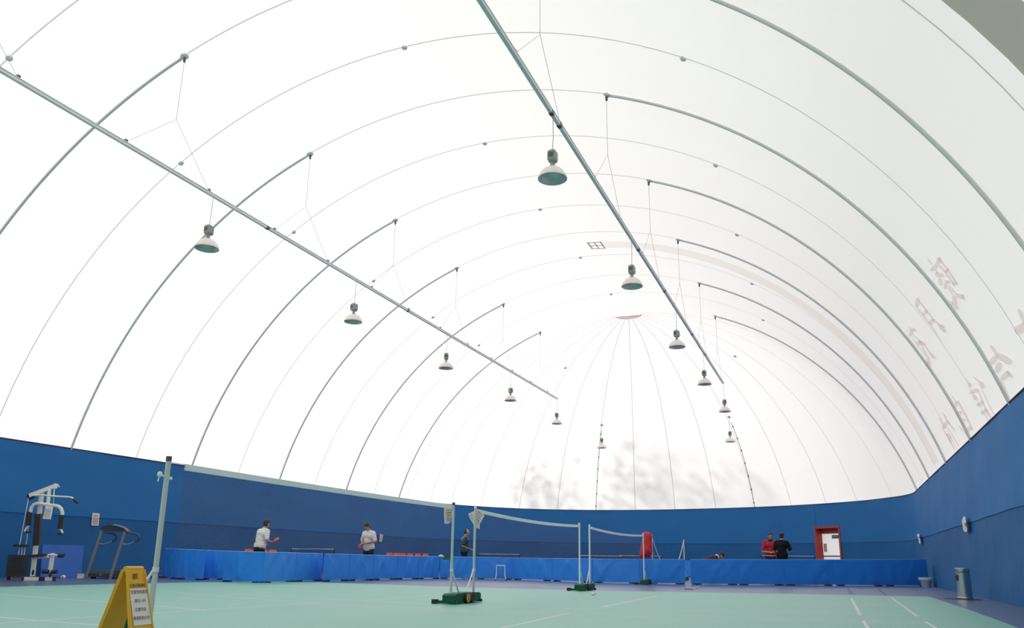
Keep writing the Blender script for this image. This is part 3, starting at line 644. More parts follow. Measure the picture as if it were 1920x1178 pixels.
for n, (xa, xb, ba, bb, ta, tb, lab) in enumerate(BAR):
    A_, B_ = gnd(xa, ba, .02), gnd(xb, bb, .02)
    for q in (A_, B_):
        if q.x > XRF - .12:
            q.x = XRF - .12; q.y -= .25
        if q.x < XL + .35:
            q.x = XL + .35
    hA, hB = hgt(A_, xa, ta), hgt(B_, xb, tb); d = (B_ - A_); Lh = d.length; d.normalize(); nrm = Vector((d.y, -d.x, 0))
    t = thing('barrier_panel', lab, 'barrier', Vector((A_.x + B_.x, A_.y + B_.y, 0)) / 2, 0, 'table tennis barriers')
    nx, nz = 22, 9; front, back = [], []; rg = random.Random(n * 13 + 5); creases = [(rg.uniform(.1, .9), rg.uniform(-.6, .6), rg.uniform(.010, .026)) for _ in range(5)]
    def pt(u, w, side):
        hh = hA + (hB - hA) * u; bz = .035 if side else .04
        z = bz + (hh - bz) * w; sag = 0
        ed = min(1, min(u, 1 - u) * 8) * min(1, min(w, 1 - w) * 5)
        for (c, s, a) in creases: sag += a * math.exp(-((u - c - s * (w - .5) * (w + .3)) / .05) ** 2)
        sag += .012 * math.sin(u * 9 + n) * (1 - w)
        p = A_.lerp(B_, u); return Vector((p.x, p.y, z)) + nrm * ((.014 if side else -.014) + sag * ed * (1 if side else .4))
    F_ = [[pt(i / nx, j / nz, True) for j in range(nz + 1)] for i in range(nx + 1)]; Bk = [[pt(i / nx, j / nz, False) for j in range(nz + 1)] for i in range(nx + 1)]
    b = MB().grid(F_); b.grid(Bk)
    for r in (0, nx): b.grid([F_[r], Bk[r]])
    for j in (0, nz): b.grid([[F_[i][j] for i in range(nx + 1)], [Bk[i][j] for i in range(nx + 1)]])
    put('cover', b, 'tarp', t)
    put('top_hem', MB().tube([F_[i][nz].lerp(Bk[i][nz], .5) + Vector((0, 0, .002)) for i in range(nx + 1)], .011, 8), 'tarp_edge', t)
    for u in (.12, .88):
        p = A_.lerp(B_, u); p.z = .02; put('foot', MB().bar(p + nrm * .14, p - nrm * .14, .045, .035).bar(p - d * min(.16, Lh * .1), p + d * min(.16, Lh * .1), .04, .03), 'black', t)
# a panel further back, seen through the gap
A_, B_ = gnd(1262, 1080.5, .02), gnd(1330, 1082.5, .02); t = thing('barrier_panel', 'pale blue barrier panel further back, seen through the gap below the bending person', 'barrier', Vector((A_.x + B_.x, A_.y + B_.y, 0)) / 2, 0, 'table tennis barriers')
put('cover', MB().prism([A_, B_, Vector((B_.x, B_.y, .80)), Vector((A_.x, A_.y, .80))], _fw * .03), 'tarp', t)
put('foot', MB().bar(A_.lerp(B_, .45) + _fw * .15, A_.lerp(B_, .45) - _fw * .15, .05, .04), 'black', t)
# mat leaning on the wall behind the gym machine
D_ = fwd(gnd(157, 1083)); P = [vp(76, 1082.5, D_ - 1.6), vp(152, 1083.5, D_ - .3), vp(157.5, 1023.5, D_), vp(80, 1021, D_ - 1.3)]
for q in P: q.x = max(q.x, XL + .15)
o = tag(put('gym_mat', MB().prism(P, (-.05, .02, 0)), 'mat_blue'), 'bright blue padded panel leaning on the wall behind the multigym', 'mat')

# ------------------------------------------------------------------ multigym
g = gnd(60, 1089); DG = fwd(g) ; gt = thing('multigym', 'white and black multigym machine against the left blue wall', 'gym machine', Vector((g.x, g.y, 0)))
def G(x, y, o=0): return vp(x, y, DG + o)
def gtube(name, pts, r, m='white_steel', n=12): return put(name, MB().tube([G(*q) for q in pts], r, n), m, gt)
put('top_beam', MB().bar(G(55, 930, -.1), G(103, 911.5, .1), .085, .10), 'white_steel', gt)
put('pulley', MB().lathe([(.001, -.02), (.07, -.02), (.06, 0), (.07, .02), (.001, .02)], G(104, 912, .1), 16, (CR, Vector((0, 0, 1)), _fw)).tube([G(103, 909, .1), G(109, 909, .1), G(111.5, 914, .1)], .012, 8), 'galv', gt)
put('pulley', MB().lathe([(.001, -.02), (.05, -.02), (.05, .02), (.001, .02)], G(54, 930, -.1), 16, (CR, Vector((0, 0, 1)), _fw)), 'black', gt)
put('mast', MB().bar(G(78.5, 922, .03), G(61, 1081, .03), .085), 'white_steel', gt)
put('swing_arm', MB().bar(G(92.5, 916, .05), G(89.5, 949, .0), .07), 'white_steel', gt)
pa = gtube('press_arm', [(57.5, 961, -.10), (59, 953, -.10), (63, 947, -.10), (69, 944.5, -.10), (80, 945.5, -.10), (92, 947.5, -.10), (103, 948.5, -.10), (110, 950, -.10), (115, 955, -.10), (117, 962, -.10), (116.6, 967, -.10)], .045)
for pts, e in (([(55.2, 960, -.10), (53.3, 985, -.10)], [(54.5, 987, -.10), (50, 990, -.12), (46, 997, -.14)]), ([(116.3, 966, -.10), (112.4, 992, -.10)], [(111, 993, -.10), (115, 994, -.12), (117.6, 1000, -.14)])):
    put('foam_grip', MB().tube([G(*q) for q in pts], .06, 12), 'pad', pa)
    put('grip_bracket', MB().tube([G(*q) for q in e], .022, 8), 'white_steel', pa)
    x, y, z = e[-1]; put('side_handle', MB().tube([G(x - 10 if x > 90 else x + 3, y + 1, z), G(x - 1 if x > 90 else x + 12, y + 1, z)], .028, 8), 'pad', pa)
lb = gtube('lat_bar', [(61, 931.5, -.25), (67, 928.6, -.25), (80, 929, -.25), (105, 931, -.25), (131, 932.5, -.25), (135, 933.5, -.25), (138.5, 936.5, -.25)], .022)
for q in ([(65, 931, -.25), (54.5, 936, -.25)], [(137.5, 936, -.25), (145.5, 943, -.25)]): put('hand_grip', MB().tube([G(*v) for v in q], .034, 10), 'pad', lb)
for q in ([(101.8, 916, .1), (101, 931, -.25), (99.8, 948, -.1)], [(54, 933, -.1), (41, 1000, -.1), (37, 1022, -.1)], [(58, 950, .05), (49, 1022, .05)]): put('cable', MB().tube([G(*v) for v in q], .010, 6), 'galv', gt)
put('backrest', MB().bar(G(72.3, 964, -.12), G(68.3, 1023.5, -.10), .155, .09, up=_fw), 'pad', gt)
put('seat', MB().bar(G(57, 1043.5, -.12), G(89, 1041, -.12), .26, .06), 'pad', gt)
put('seat_rail', MB().bar(G(60, 1047.5, -.12), G(90, 1044, -.12), .07, .055), 'white_steel', gt)
lg = put('leg_lever', MB().bar(G(99, 1037.5, -.14), G(93.4, 1076, -.14), .075), 'white_steel', gt)
put('roller_pad', MB().tube([G(110, 1041.6, -.2), G(120, 1042, -.2)], .055, 12), 'pad', lg); put('roller_axle', MB().tube([G(90, 1040.8, -.2), G(111, 1041.8, -.2)], .022, 8), 'white_steel', lg)
for q in ((79.5, 91.5), (97.5, 107)): put('roller_pad', MB().tube([G(q[0], 1072, -.2), G(q[1], 1072.3, -.2)], .05, 12), 'pad', lg)
bb = put('base_frame', MB().bar(G(45, 1085.5, -.12), G(101, 1085.8, -.12), .08, .085).bar(G(18, 1083.8, .1), G(44, 1084.3, .1), .06, .06), 'white_steel', gt)
for q in ((74.5, 85.5, 1086), (100, 103, 1085.8), (42.5, 46.5, 1086), (14.5, 20.5, 1083.8)): put('rubber_foot', MB().bar(G(q[0], q[2], -.12 if q[0] > 40 else .1), G(q[1], q[2], -.12 if q[0] > 40 else .1), .10, .10), 'black', bb)
put('pivot_knob', MB().ell(G(62, 1073.5, -.09), (.03, .03, .07)), 'pad', gt); put('pivot_knob', MB().ell(G(94, 1078, -.2), (.03, .03, .07)), 'pad', gt)
ws = put('weight_stack', MB(), 'plates', gt) if False else None
for k in range(12):
    u = k / 11; x0, x1, y = 15.8 + 5.2 * u, 44.5 + 5.2 * u, 1079.5 - 37 * u
    put('weight_plate', MB().box((G(x0, y, 0) + G(x1, y, 0)) / 2, ((G(x1, y) - G(x0, y)).length, .26, .042), (_rt, _fw, Vector((0, 0, 1)))), 'plates', gt)
put('carriage', MB().box((G(29, 1023) + G(51, 1024)) / 2, ((G(51, 1024) - G(29, 1023)).length, .2, .06), (_rt, _fw, Vector((0, 0, 1)))), 'pad', gt)
for q in (35.5, 41, 46): put('guide_rod', MB().tube([G(q + 1.6, 1024, 0), G(q - .8, 1041.5, 0)], .012, 8), 'galv', gt)
card = [G(85.4, 948.4, -.19), G(99.8, 950, -.19), G(95.5, 974, -.2), G(79.8, 973, -.2)]
sheet('paper_notice', 'white instruction card hanging on the multigym press arm', 'paper', card, _fw * .004, 'paper', [([G(84 - k * .8, 955 + k * 3.4, -.205), G(95.5 - k * .7, 956 + k * 3.4, -.205)], .018, 'grey_print' if k < 3 else 'gold_print') for k in range(5)], None)

# ------------------------------------------------------------------ treadmill
rb = gnd(207, 1086); DT = fwd(rb); tm = thing('treadmill', 'dark grey treadmill with arched handrails left of the caution sign', 'treadmill', Vector((rb.x, rb.y, 0)))
lo = .28
def T(x, y, o=0): return vp(x, y, DT + o)
for (bx, by, tx, ty, o) in ((162, 1083, 191, 995, .30), (206.5, 1085.5, 234.5, 997, 0)): put('upright', MB().bar(T(bx, by, o), T(tx, ty, o + .02), .068, .05, up=_fw), 'grey_steel', tm)
top = [T(187.5, 990, .3), T(193, 986.5, .3), T(204, 984, .2), T(216, 986, .12), T(231, 989.5, .0), T(240, 996.5, -.02), T(232, 997.5, 0), T(214, 997, .1), T(200, 996, .2), T(189, 994, .3)]
put('console', MB().prism(top, _fw * .22), 'tread', tm)
put('console_trim', MB().tube([T(214, 985, .1), T(224, 987, .04), T(233, 990, -.01), T(240, 997, -.03)], .03, 10), 'tread_grey', tm)
for off, o in (((0, 0), .28), ((43, .5), -.02)):
    dx, dy = off; pts = [(195, 997), (200, 999.5), (211, 1001), (216.5, 1003), (218.5, 1007.5), (216.5, 1012.5), (210, 1016)]; hr = put('handrail', MB().tube([T(x + dx, y + dy, o - .05) for x, y in pts], .026, 10), 'tread', tm)
    put('grip', MB().tube([T(x + dx, y + dy, o - .05) for x, y in ((209.5, 1016.2), (198, 1020.5), (190, 1021), (187, 1019.5))], .024, 10), 'tread_grey', hr)
hood = [T(165, 1083, .3), T(205, 1085.5, 0), T(212, 1083, .2), T(211, 1076, .4), T(203, 1069, .55), T(180, 1068.5, .6), T(167, 1072, .4)]
Q0, Q1 = T(164, 1083, .3), T(207, 1085.5, 0); Q0.z = Q1.z = .04; fwdv = Vector((-.12, .99, 0)).normalized()
b = MB(); rows = []
for (s, z) in ((0, .04), (0, .14), (.10, .22), (.35, .24), (.50, .20), (.55, .04)): rows.append([Vector((q.x, q.y, z)) + fwdv * s for q in (Q0.lerp(Q1, -.0), Q0.lerp(Q1, 1.0))])
b.grid(rows); b.add(rows_ := [r[0] for r in rows], [tuple(range(6))]); b.add([r[1] for r in rows], [tuple(range(6))]); put('motor_hood', b, 'tread', tm)
put('deck', MB().prism([Q0 + fwdv * .45 + Vector((0, 0, .06)), Q1 + fwdv * .45 + Vector((0, 0, .06)), Q1 + fwdv * 2.0 + Vector((0, 0, .06)), Q0 + fwdv * 2.0 + Vector((0, 0, .06))], (0, 0, .05)), 'tread', tm)
for q in (Q0, Q1): put('side_rail', MB().bar(q + fwdv * .4 + Vector((0, 0, .09)), q + fwdv * 2.05 + Vector((0, 0, .09)), .09, .08), 'tread_grey', tm)
for q in (Q0.lerp(Q1, .12), Q0.lerp(Q1, .88)): put('foot', MB().box(q + fwdv * .12 + Vector((0, 0, -.02)), (.1, .1, .05)).box(q + fwdv * 1.85 + Vector((0, 0, -.005)), (.08, .08, .09)), 'black', tm)
put('badge', MB().box(Q0.lerp(Q1, .55) - fwdv * .004 + Vector((0, 0, .065)), (.10, .01, .04)), 'tread_grey', tm)

# ------------------------------------------------------------------ yellow caution sign
DS = 5.95
hc = vp(250.5, 1067.5, DS); H_ = hc.z - .008
los = Vector((hc.x, hc.y, 0)).normalized(); tw = -los                                   # towards the lens
an = math.radians(50); ov = Vector((tw.x * math.cos(an) - tw.y * math.sin(an), tw.x * math.sin(an) + tw.y * math.cos(an), 0)); hv = Vector((-ov.y, ov.x, 0))
if hv.dot(CR) < 0: hv = -hv
if ov.dot(CR) < 0: ov = (Matrix.Rotation(-2 * an, 3, 'Z') @ ov); hv = Vector((-ov.y, ov.x, 0)); hv = hv if hv.dot(CR) > 0 else -hv
sg_ = thing('caution_sign', 'yellow folding caution sign with a white panel of red characters', 'sign', Vector((hc.x, hc.y, .008)))
TOPW, BOTW, SPR = .086, .128, .158
def sp(s, u, w, d=0.0):            # s: which leaf (+1 near), u: -1..1 across, w: 0 top .. 1 foot
    hw = TOPW + (BOTW - TOPW) * w; n_ = (ov * s * math.cos(.29) + Vector((0, 0, .29)))
    return Vector((hc.x, hc.y, hc.z)) + ov * (s * (.018 + SPR * w)) + hv * (u * hw) + Vector((0, 0, -H_ * w)) + n_.normalized() * d
def panel(s):
    b = MB()
    if True:
        W_ = [0, .02, .05, .122, .30, .5, .7, .82, .86, .90, 1.0]; U_ = [-1, -.9, -.62, -.48, .22, .62, .9, 1]
        def inside(u, w):
            if -.48 < u < .22 and .05 < w < .122: return True
            if w > .86 and -.62 < u < .62: return True
            return False
        for d0 in (0, -.014):
            for i in range(len(W_) - 1):
                for j in range(len(U_) - 1):
                    if inside((U_[j] + U_[j + 1]) / 2, (W_[i] + W_[i + 1]) / 2): continue
                    q = [sp(s, U_[j + a], W_[i + c], d0) for a, c in ((0, 0), (1, 0), (1, 1), (0, 1))]; b.add(q, [(0, 1, 2, 3)])
        def rim(loop):
            for (u0, w0), (u1, w1) in zip(loop, loop[1:]): b.add([sp(s, u0, w0, 0), sp(s, u1, w1, 0), sp(s, u1, w1, -.014), sp(s, u0, w0, -.014)], [(0, 1, 2, 3)])
        rim([(-1, 1), (-1, .5), (-1, 0), (1, 0), (1, .5), (1, 1), (.62, 1), (.62, .86), (-.62, .86), (-.62, 1), (-1, 1)]); rim([(-.48, .05), (.22, .05), (.22, .122), (-.48, .122), (-.48, .05)])
        for u in (-.97, .97): b.bar(sp(s, u, .01, .004), sp(s, u, .99, .004), .012, .012)
    return b
fr = put('front_leaf', panel(1), 'yellow', sg_, smooth=False); put('rear_leaf', panel(-1), 'yellow', sg_, smooth=False)
put('hinge', MB().tube([sp(1, -.98, 0) - ov * .018, sp(1, .98, 0) - ov * .018], .02, 12), 'yellow', sg_)
put('white_panel', MB().prism([sp(1, -.90, .226, .002), sp(1, .90, .226, .002), sp(1, .90, .65, .002), sp(1, -.66, .65, .002)], (ov * .29 * 0 + ov * .003)), 'paper', fr)
fx = (sp(1, 1, .5) - sp(1, -1, .5)).normalized(); fy = (sp(1, 0, 0) - sp(1, 0, 1)).normalized(); fz = fx.cross(fy)
def smat(u, w, d=.006): P = sp(1, u, w, d); return Matrix(((fx.x, fy.x, fz.x, P.x), (fx.y, fy.y, fz.y, P.y), (fx.z, fy.z, fz.z, P.z), (0, 0, 0, 1)))
put('lettering', text_mesh('CAUTION', .0335, smat(-.05, .195), ROOT[sg_.name]), 'ink', fr)
for w, s, tx in ((.272, .0285, '注意场地湿滑'), (.375, .0285, '请勿入内'), (.475, .0285, '注意安全'), (.572, .0275, '谢谢您的合作')):
    put('lettering', text_mesh(tx, s, smat(.06, w), ROOT[sg_.name]), 'red_print', fr)

# ------------------------------------------------------------------ steel bin, bucket, stool, small things
pb = Vector((XRF - .52, 20.55, 0)); bt = thing('waste_bin', 'tall stainless steel waste bin standing by the right wall', 'bin', pb)
R_ = .145; Hb = .665
put('body', MB().lathe([(.001, .02), (R_, .02), (R_, Hb - .10), (R_ - .01, Hb - .09)], pb, 40), 'chrome', bt)
put('lid', MB().lathe([(R_ - .012, Hb - .085), (R_ + .004, Hb - .08), (R_ + .004, Hb - .012), (R_ - .02, Hb), (.001, Hb - .02)], pb, 40), 'chrome', bt)
put('base_band', MB().lathe([(R_ + .006, .0), (R_ + .008, .045), (R_, .055)], pb, 40), 'chrome', bt)
b = MB(); aa = math.radians(200)
rows = [[pb + Vector((math.cos(a) * (R_ + .004), math.sin(a) * (R_ + .004), z)) for z in (Hb - .27, Hb - .15)] for a in [aa - .45 + .9 * k / 8 for k in range(9)]]
put('opening', b.grid(rows), 'black', bt, fix=False)
tag(put('floor_mat', MB().lathe([(.001, .012), (.37, .012), (.39, .0)], pb + Vector((-.04, .12, .001)), 32), 'dark_mat'), 'round dark mat under the stainless steel bin', 'mat')
pk = Vector((2.74, 31.6, 0)); bk = thing('bucket', 'grey bucket with a white rim in front of the last barrier', 'bucket', pk)
put('pail', MB().lathe([(.001, .01), (.14, 0), (.185, .22), (.19, .24), (.178, .24), (.135, .02), (.001, .02)], pk, 28), 'bucket', bk)
put('rim', MB().lathe([(.186, .225), (.225, .23), (.235, .31), (.215, .315), (.19, .25)], pk, 28), 'bucket_white', bk)
ps = gnd(938.5, 1089); st = thing('stool', 'small white square stool in front of the blue barrier', 'stool', ps, 0)
Hs = .50; u_, v_ = _rt, _fw
put('seat', MB().box(ps + Vector((0, 0, Hs)), (.30, .28, .03), (u_, v_, Vector((0, 0, 1)))), 'white_steel', st)
for i in (-1, 1):
    for j in (-1, 1):
        a_ = ps + u_ * (.135 * i) + v_ * (.12 * j) + Vector((0, 0, Hs)); m_ = ps + u_ * (.145 * i) + v_ * (.13 * j) + Vector((0, 0, .2)); c_ = ps + u_ * (.185 * i) + v_ * (.16 * j) + Vector((0, 0, .01))
        lg = put('leg', MB().tube([a_, m_, c_], .016, 8), 'white_steel', st); put('rubber_foot', MB().tube([c_ + Vector((0, 0, .03)), c_ - Vector((0, 0, .01))], .021, 8), 'black', lg)
q = gnd(1116, 1117, .008); sc_ = thing('shuttlecock', 'white shuttlecock lying on the green court near the second post pair', 'shuttlecock', q)
ax = (Vector((.8, -.3, .2)).normalized(),); Zx = ax[0]; Xx = Zx.cross(Vector((0, 0, 1))).normalized(); Yx = Zx.cross(Xx)
cc = q + Vector((0, 0, .04)); put('skirt', MB().lathe([(.012, .02), (.034, .07), (.036, .075), (.030, .072), (.01, .02)], cc, 16, (Xx, Yx, -Zx)), 'cork', sc_); put('cork', MB().ell(cc, (.02, .02, .026), (Xx, Yx, Zx)), 'cork', sc_)
q = gnd(118, 1086.5); o = thing('toy_ball', 'small white ball with a red spot on the floor by the multigym', 'ball', q)
put('ball', MB().ell(q + Vector((0, 0, .055)), (.06, .06, .055)), 'cork', o); put('spot', MB().ell(q + Vector((.035, -.045, .06)), (.022, .02, .022)), 'paddle', o)
q = gnd(151, 1084.2); o = thing('small_box', 'small white box on the floor between the multigym and treadmill', 'box', q)
put('carton', MB().box(q + Vector((0, 0, .055)), (.15, .10, .11), (_rt, _fw, Vector((0, 0, 1)))), 'paper', o); put('flap', MB().box(q + Vector((0, -.01, .115)), (.16, .11, .012), (_rt, _fw, Vector((0, 0, 1)))), 'white_steel', o)
q = gnd(1297, 1104.5); rk = thing('badminton_racket', 'blue badminton racket with a white handle lying on the grey floor', 'racket', q)
ha, hb_ = gnd(1297.5, 1105, .015), gnd(1311, 1100, .02); put('handle', MB().tube([ha, hb_], .014, 8), 'cork', rk)
put('head', MB().tube([gnd(1291, 1105, .02) + Vector((math.cos(a) * .11, math.sin(a) * .14, 0)) for a in [2 * PI * k / 24 for k in range(25)]], .008, 6), 'blue_line', rk)
put('shaft', MB().tube([ha, gnd(1291, 1105, .02)], .005, 6), 'blue_line', rk)
# cloths left on the barrier behind the net post
q = vp(828, 1045, fwd(gnd(826, 1085))); o = tag(put('white_cloth', MB(), 'paper'), None) if False else None
Pw = gnd(824, 1084.5, .02); zt = hgt(Pw, 826, 1043.5)
b = MB()
for (x, y, r) in ((824, 1043.9, .045), (827, 1042.8, .06), (829.5, 1044, .05)): b.ell(vp(x, y, fwd(Pw)), (r * 1.3, r, r * .8))
tag(put('towel', remeshed(b, 'towel', .02), 'paper'), 'small white towel bunched on the barrier left of the paired posts', 'towel')
rows = []; Dg = fwd(gnd(824, 1084.5, .02).lerp(gnd(893, 1085.3, .02), .20)) - .045
for i in range(9):
    x = 829 + 15.5 * i / 8; dr = 3.2 + 2 * math.sin(i * 1.1) ** 2; rows.append([vp(x, 1043.4 + .4 * i / 8, Dg + .10), vp(x, 1043.3 + .4 * i / 8, Dg), vp(x + .4, 1045 + .6 * i / 8, Dg - .03 * math.sin(i)), vp(x + .3, 1044 + dr + .7 * i / 8, Dg - .02)])
tag(put('green_cloth', MB().grid(rows), 'green_cloth', fix=False), 'green cloth draped over the barrier behind the near net post', 'cloth')

# ------------------------------------------------------------------ table tennis tables
def table_at(label, c, ang, width=1.525, nl=1.83, k_=1.0):
    t = thing('tennis_table', label, 'table', c, 0, 'table tennis tables'); X = Vector((math.cos(ang), math.sin(ang), 0)); Y = Vector((-X.y, X.x, 0)); Z = Vector((0, 0, 1)); ax3 = (X, Y, Z)
    put('table_top', MB().box(c + Z * .748 * k_, (width, 2.74, .024), ax3), 'table_top', t)
    put('apron', MB().box(c + Z * .71 * k_, (width - .15, 2.5, .05), ax3), 'black', t)
    for i in (-1, 1):
        for j in (-1, 1): put('leg', MB().bar(c + X * (i * .6) + Y * (j * 1.05) + Z * .70 * k_, c + X * (i * .6) + Y * (j * 1.05), .045), 'black', t)
    n_ = put('net', MB().box(c + Z * .905 * k_, (nl, .012, .018), ax3), 'tape', t)
    b = MB(); k = int(nl / .03)
    for q in range(k + 1): p = c + X * (-nl / 2 + nl * q / k); b.bar(p + Z * .762 * k_, p + Z * .90 * k_, .004, .004)
    for q in range(5): b.bar(c + X * (-nl / 2) + Z * ((.77 + .028 * q) * k_), c + X * (nl / 2) + Z * ((.77 + .028 * q) * k_), .004, .004)
    put('net_mesh', b, 'tt_net', n_, smooth=False)
    for i in (-1, 1): put('net_post', MB().bar(c + X * (i * nl / 2) + Z * .70 * k_, c + X * (i * nl / 2) + Z * .915 * k_, .02, .03), 'black', n_)
    return t
def tbl(label, px0, px1, py, D, turn):
    a = vp(px0, py, D); b = vp(px1, py, D); c = (a + b) / 2; c.z = 0; ang = math.atan2(_rt.y, _rt.x) + turn
    lat = abs((b - a).dot(_rt)); return table_at(label, c, ang, 1.525, max(1.7, min(2.1, lat / math.cos(turn))), max(.97, min(1.12, a.z / .914)))
tbl('dark table tennis table between the two players in white shirts', 540, 632.5, 1028.5, 28.0, math.radians(-28))
tbl('dark table tennis table behind the middle badminton net', 897, 975, 1038.5, 34.6, 0)
tbl('dark table tennis table behind the third badminton net', 1083, 1167, 1041.5, 32.6, 0)
tbl('dark table tennis table beside the man in red', 1427.5, 1527, 1041.5, 31.0, 0)
tbl('dark table tennis table mostly hidden behind the red jacket', 1160, 1240, 1041.5, 37.0, 0)

# ------------------------------------------------------------------ red chairs along the left wall
def chair_proto():
    t = thing('plastic_chair', 'x', 'chair', (0, 0, 0))
    rows = [[Vector((x, -.20 + .42 * j / 6, .43 + .012 * math.cos(x * 12) - .02 * math.sin(PI * j / 6))) for x in [-.2 + .4 * i / 8 for i in range(9)]] for j in range(7)]
    me = MB().grid(rows); me.grid([[v - Vector((0, 0, .012)) for v in r] for r in rows]); put('seat', me, 'chair', t, True)
    rows = []
    for j in range(8):
        z = .50 + .455 * j / 7; hw = .20 - .05 * (j / 7) ** 4; rows.append([Vector((-hw + 2 * hw * i / 8, -.20 - .06 * j / 7 - .03 * math.cos((i / 8 - .5) * PI), z)) for i in range(9)])
    me = MB().grid(rows); me.grid([[v - Vector((0, .014, 0)) for v in r] for r in rows]); me.grid([rows[-1], [v - Vector((0, .014, 0)) for v in rows[-1]]]); put('backrest', me, 'chair', t, True)
    for i in (-1, 1):
        put('back_support', MB().tube([(i * .16, -.21, .42), (i * .16, -.25, .60)], .011, 8), 'dark_metal', t, True)
        for j in (-1, 1): put('leg', MB().tube([(i * .17, j * .17, .42), (i * .21, j * .22, .0)], .012, 8), 'dark_metal', t, True)
    return t
ch0 = chair_proto(); spots = []
for px, py, lab in ((466.5, 1034, 'red plastic chair left of the man in white with the raised paddle'), (493, 1034.5, 'red plastic chair just right of the man in white with the raised paddle'), (511, 1035, 'red plastic chair, last of three beside the man in white with the raised paddle')): spots.append((px, lab, 'red chairs behind the left player'))
for k, px in enumerate((728.5, 742, 754, 767.5, 782, 796)):
    spots.append((px, f'red plastic chair along the far left wall, {["first", "second", "third", "fourth", "fifth", "sixth"][k]} from the left of six', 'row of six red chairs'))
for k, (px, lab, gr) in enumerate(spots):
    P = onx(px + 6, 1036, XL + .62); P.z = 0; rz = math.radians(-115 if k < 3 else -125)
    if k == 0: ch0.location = P; ch0.rotation_euler = (0, 0, rz); ch0['label'] = lab; ch0['group'] = gr
    else: dup(ch0, P, rz, lab, gr)

# ------------------------------------------------------------------ red jacket on the hidden post
DJ = fwd(Vector((XP, PYS[6], 0))) - .03
def J(x, y, o=0): return vp(x, y, DJ + o)
b = MB()
b.cap(J(1214, 1006), J(1211, 1034), .15, .19); b.cap(J(1210, 1003), J(1217, 1006), .10, .11); b.cap(J(1209, 1012), J(1202.5, 1043, -.05), .085, .075); b.cap(J(1217, 1008, -.04), J(1219.5, 1036, -.08), .085, .07)
b.cap(J(1211, 1034), J(1206, 1045), .13, .09); b.cap(J(1215, 1030, -.05), J(1217, 1042, -.07), .08, .06); b.cap(J(1213, 1003, -.06), J(1215, 1032, -.12), .06, .09)
tj = thing('jacket', 'bright red jacket hung over a net post behind the barrier', 'jacket', J(1213, 1045)); put('body', remeshed(b, 'body', .025, ROOT[tj.name], 2), 'jacket', tj)
put('fold', remeshed(MB().cap(J(1216.5, 1014, -.13), J(1218.5, 1036, -.14), .035, .045).cap(J(1207, 1016, -.12), J(1204, 1040, -.14), .03, .04), 'fold', .015, ROOT[tj.name], 1), 'jacket', tj)

